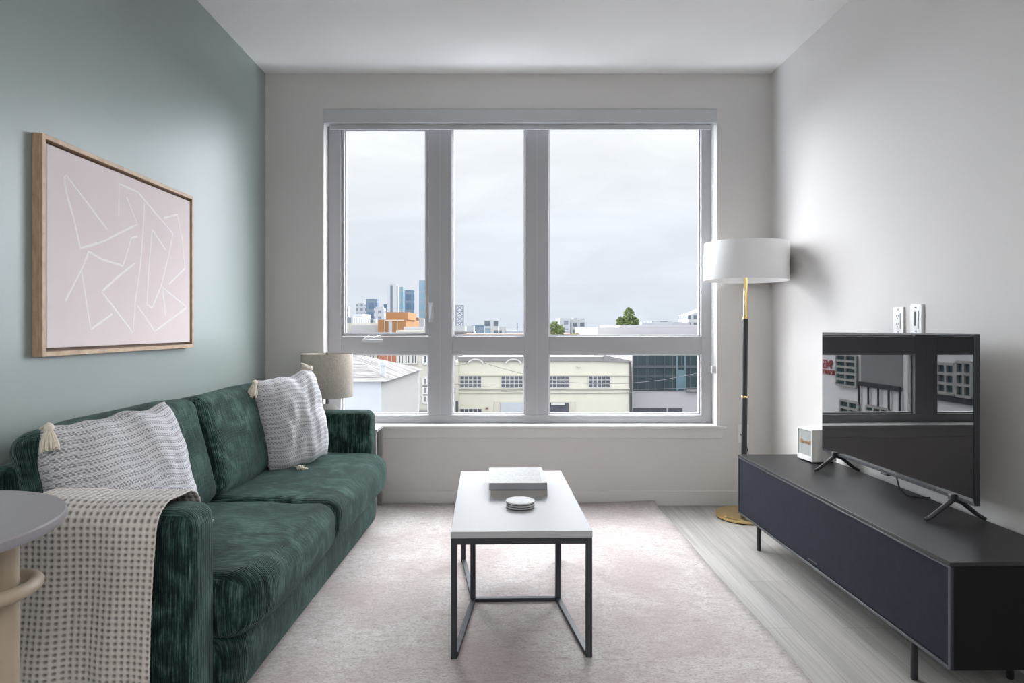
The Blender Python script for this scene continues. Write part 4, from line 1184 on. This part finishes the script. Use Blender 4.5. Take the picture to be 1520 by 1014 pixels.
def wgrid(px0, px1, py0, py1, nc, nr):
    p, (ya, yb, zl, zt) = wr('window', E['win_teal'], px0, px1, py0, py1, .06)
    f = MB()
    for i in range(nc + 1):
        y = ya + (yb - ya) * i / nc - 27; f.box(.06, .14, y - .05, y + .05, zl - GZ, zt - GZ)
    for j in range(nr + 1):
        z = zl + (zt - zl) * j / nr - GZ; f.box(.061, .139, ya - 27, yb - 27, z - .05, z + .05)
    f.build('window_frame', E['win_frame'], p)
wgrid(1244, 1273, 527, 573, 2, 5); wgrid(1250, 1276, 596, 617, 2, 2); wgrid(1289, 1322, 605, 622, 3, 2)
wgrid(1384, 1420, 540, 583, 3, 3); wgrid(1423, 1446, 538, 589, 2, 3)
wr('bay_shade', E['pale'], 1278, 1340, 524, 576, .03)  # flat panel, its grey painted for the shade inside a recess
rail, (ya, yb, zl, zt) = wr('balcony', E['dark'], 1277, 1338, 570, 577, .12)
pm = MB()
for k in range(5):
    y = ya + (yb - ya) * k / 4 - 27; pm.box(.06, .12, y - .03, y + .03, zl - GZ - .8, zl - GZ)
pm.build('balcony_posts', E['dark'], rail)
rail, _ = wr('balcony', E['dark'], 1380, 1448, 589, 597, .12)
ya, za = tvr(1229, 545.5, C0)
text_mesh('street_number', '945', .62, E['red'], wb, (.05, ya - 27, za - GZ - .06), (R(90), 0, R(90)), 0, .02, bold=0.)
ya, za = tvr(1231.5, 555.5, C0)
text_mesh('street_name', 'BRYANT', .33, E['red'], wb, (.05, ya - 27, za - GZ - .02), (R(90), 0, R(90)), 0, .02, bold=0.)

# ================================================================ SKY
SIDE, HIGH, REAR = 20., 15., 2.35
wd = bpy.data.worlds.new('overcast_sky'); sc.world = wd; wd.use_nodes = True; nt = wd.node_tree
bgn = nt.nodes['Background']
tc = N(nt, 'TexCoord'); s = N(nt, 'SeparateXYZ'); L(nt, tc.outputs['Generated'], s.inputs[0])
z = s.outputs[2]
base = ramp(nt, z, [(0., (.72, .765, .84)), (.06, (.735, .77, .835)), (.16, (.79, .815, .865)), (.30, (.91, .925, .95)), (1., (1., 1., 1.))])
cl_ = noise_n(nt, mapped(nt, tc.outputs['Generated'], (3.2, 3.2, 11.)), 1.3, 6, .55, .5)
cl2 = ramp(nt, cl_, [(.30, .94), (.50, 1.0), (.68, 1.08)])
mu = N(nt, 'Mix', data_type='RGBA', blend_type='MULTIPLY'); mu.inputs[0].default_value = 1
L(nt, base, mu.inputs[6]); L(nt, cl2, mu.inputs[7])
def sstep(v, a, b_, hi=1.):
    m_ = N(nt, 'MapRange', interpolation_type='SMOOTHSTEP'); L(nt, v, m_.inputs[0])
    for i, q in enumerate((a, b_, 0., hi)): m_.inputs[i + 1].default_value = q
    return m_.outputs[0]
# added room light: sky boosted at both sides and overhead on the window's side
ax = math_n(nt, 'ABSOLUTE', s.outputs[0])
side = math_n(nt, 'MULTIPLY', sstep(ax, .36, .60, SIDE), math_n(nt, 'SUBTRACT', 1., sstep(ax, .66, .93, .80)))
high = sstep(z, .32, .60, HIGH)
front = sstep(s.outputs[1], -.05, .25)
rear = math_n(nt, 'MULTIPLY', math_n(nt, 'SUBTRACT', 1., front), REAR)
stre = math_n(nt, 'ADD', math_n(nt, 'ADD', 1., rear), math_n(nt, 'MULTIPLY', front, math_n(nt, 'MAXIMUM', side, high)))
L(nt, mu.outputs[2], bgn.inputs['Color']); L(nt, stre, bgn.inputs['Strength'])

# ================================================================ CAMERA
cam = bpy.data.cameras.new('camera'); co = bpy.data.objects.new('camera', cam); COL.objects.link(co)
co.location = (0, 0, CH); co.rotation_euler = (R(90), 0, 0)
cam.sensor_width = 36; cam.lens = F * 36 / 1520
cam.shift_x = (760 - CX) / 1520; cam.shift_y = -(507 - CY) / 1520
cam.clip_start = .05; cam.clip_end = 6000
sc.camera = co
sc.view_settings.view_transform = 'Standard'; sc.view_settings.look = 'None'
sc.view_settings.exposure = .15; sc.view_settings.gamma = 1.; sc.view_settings.use_curve_mapping = False
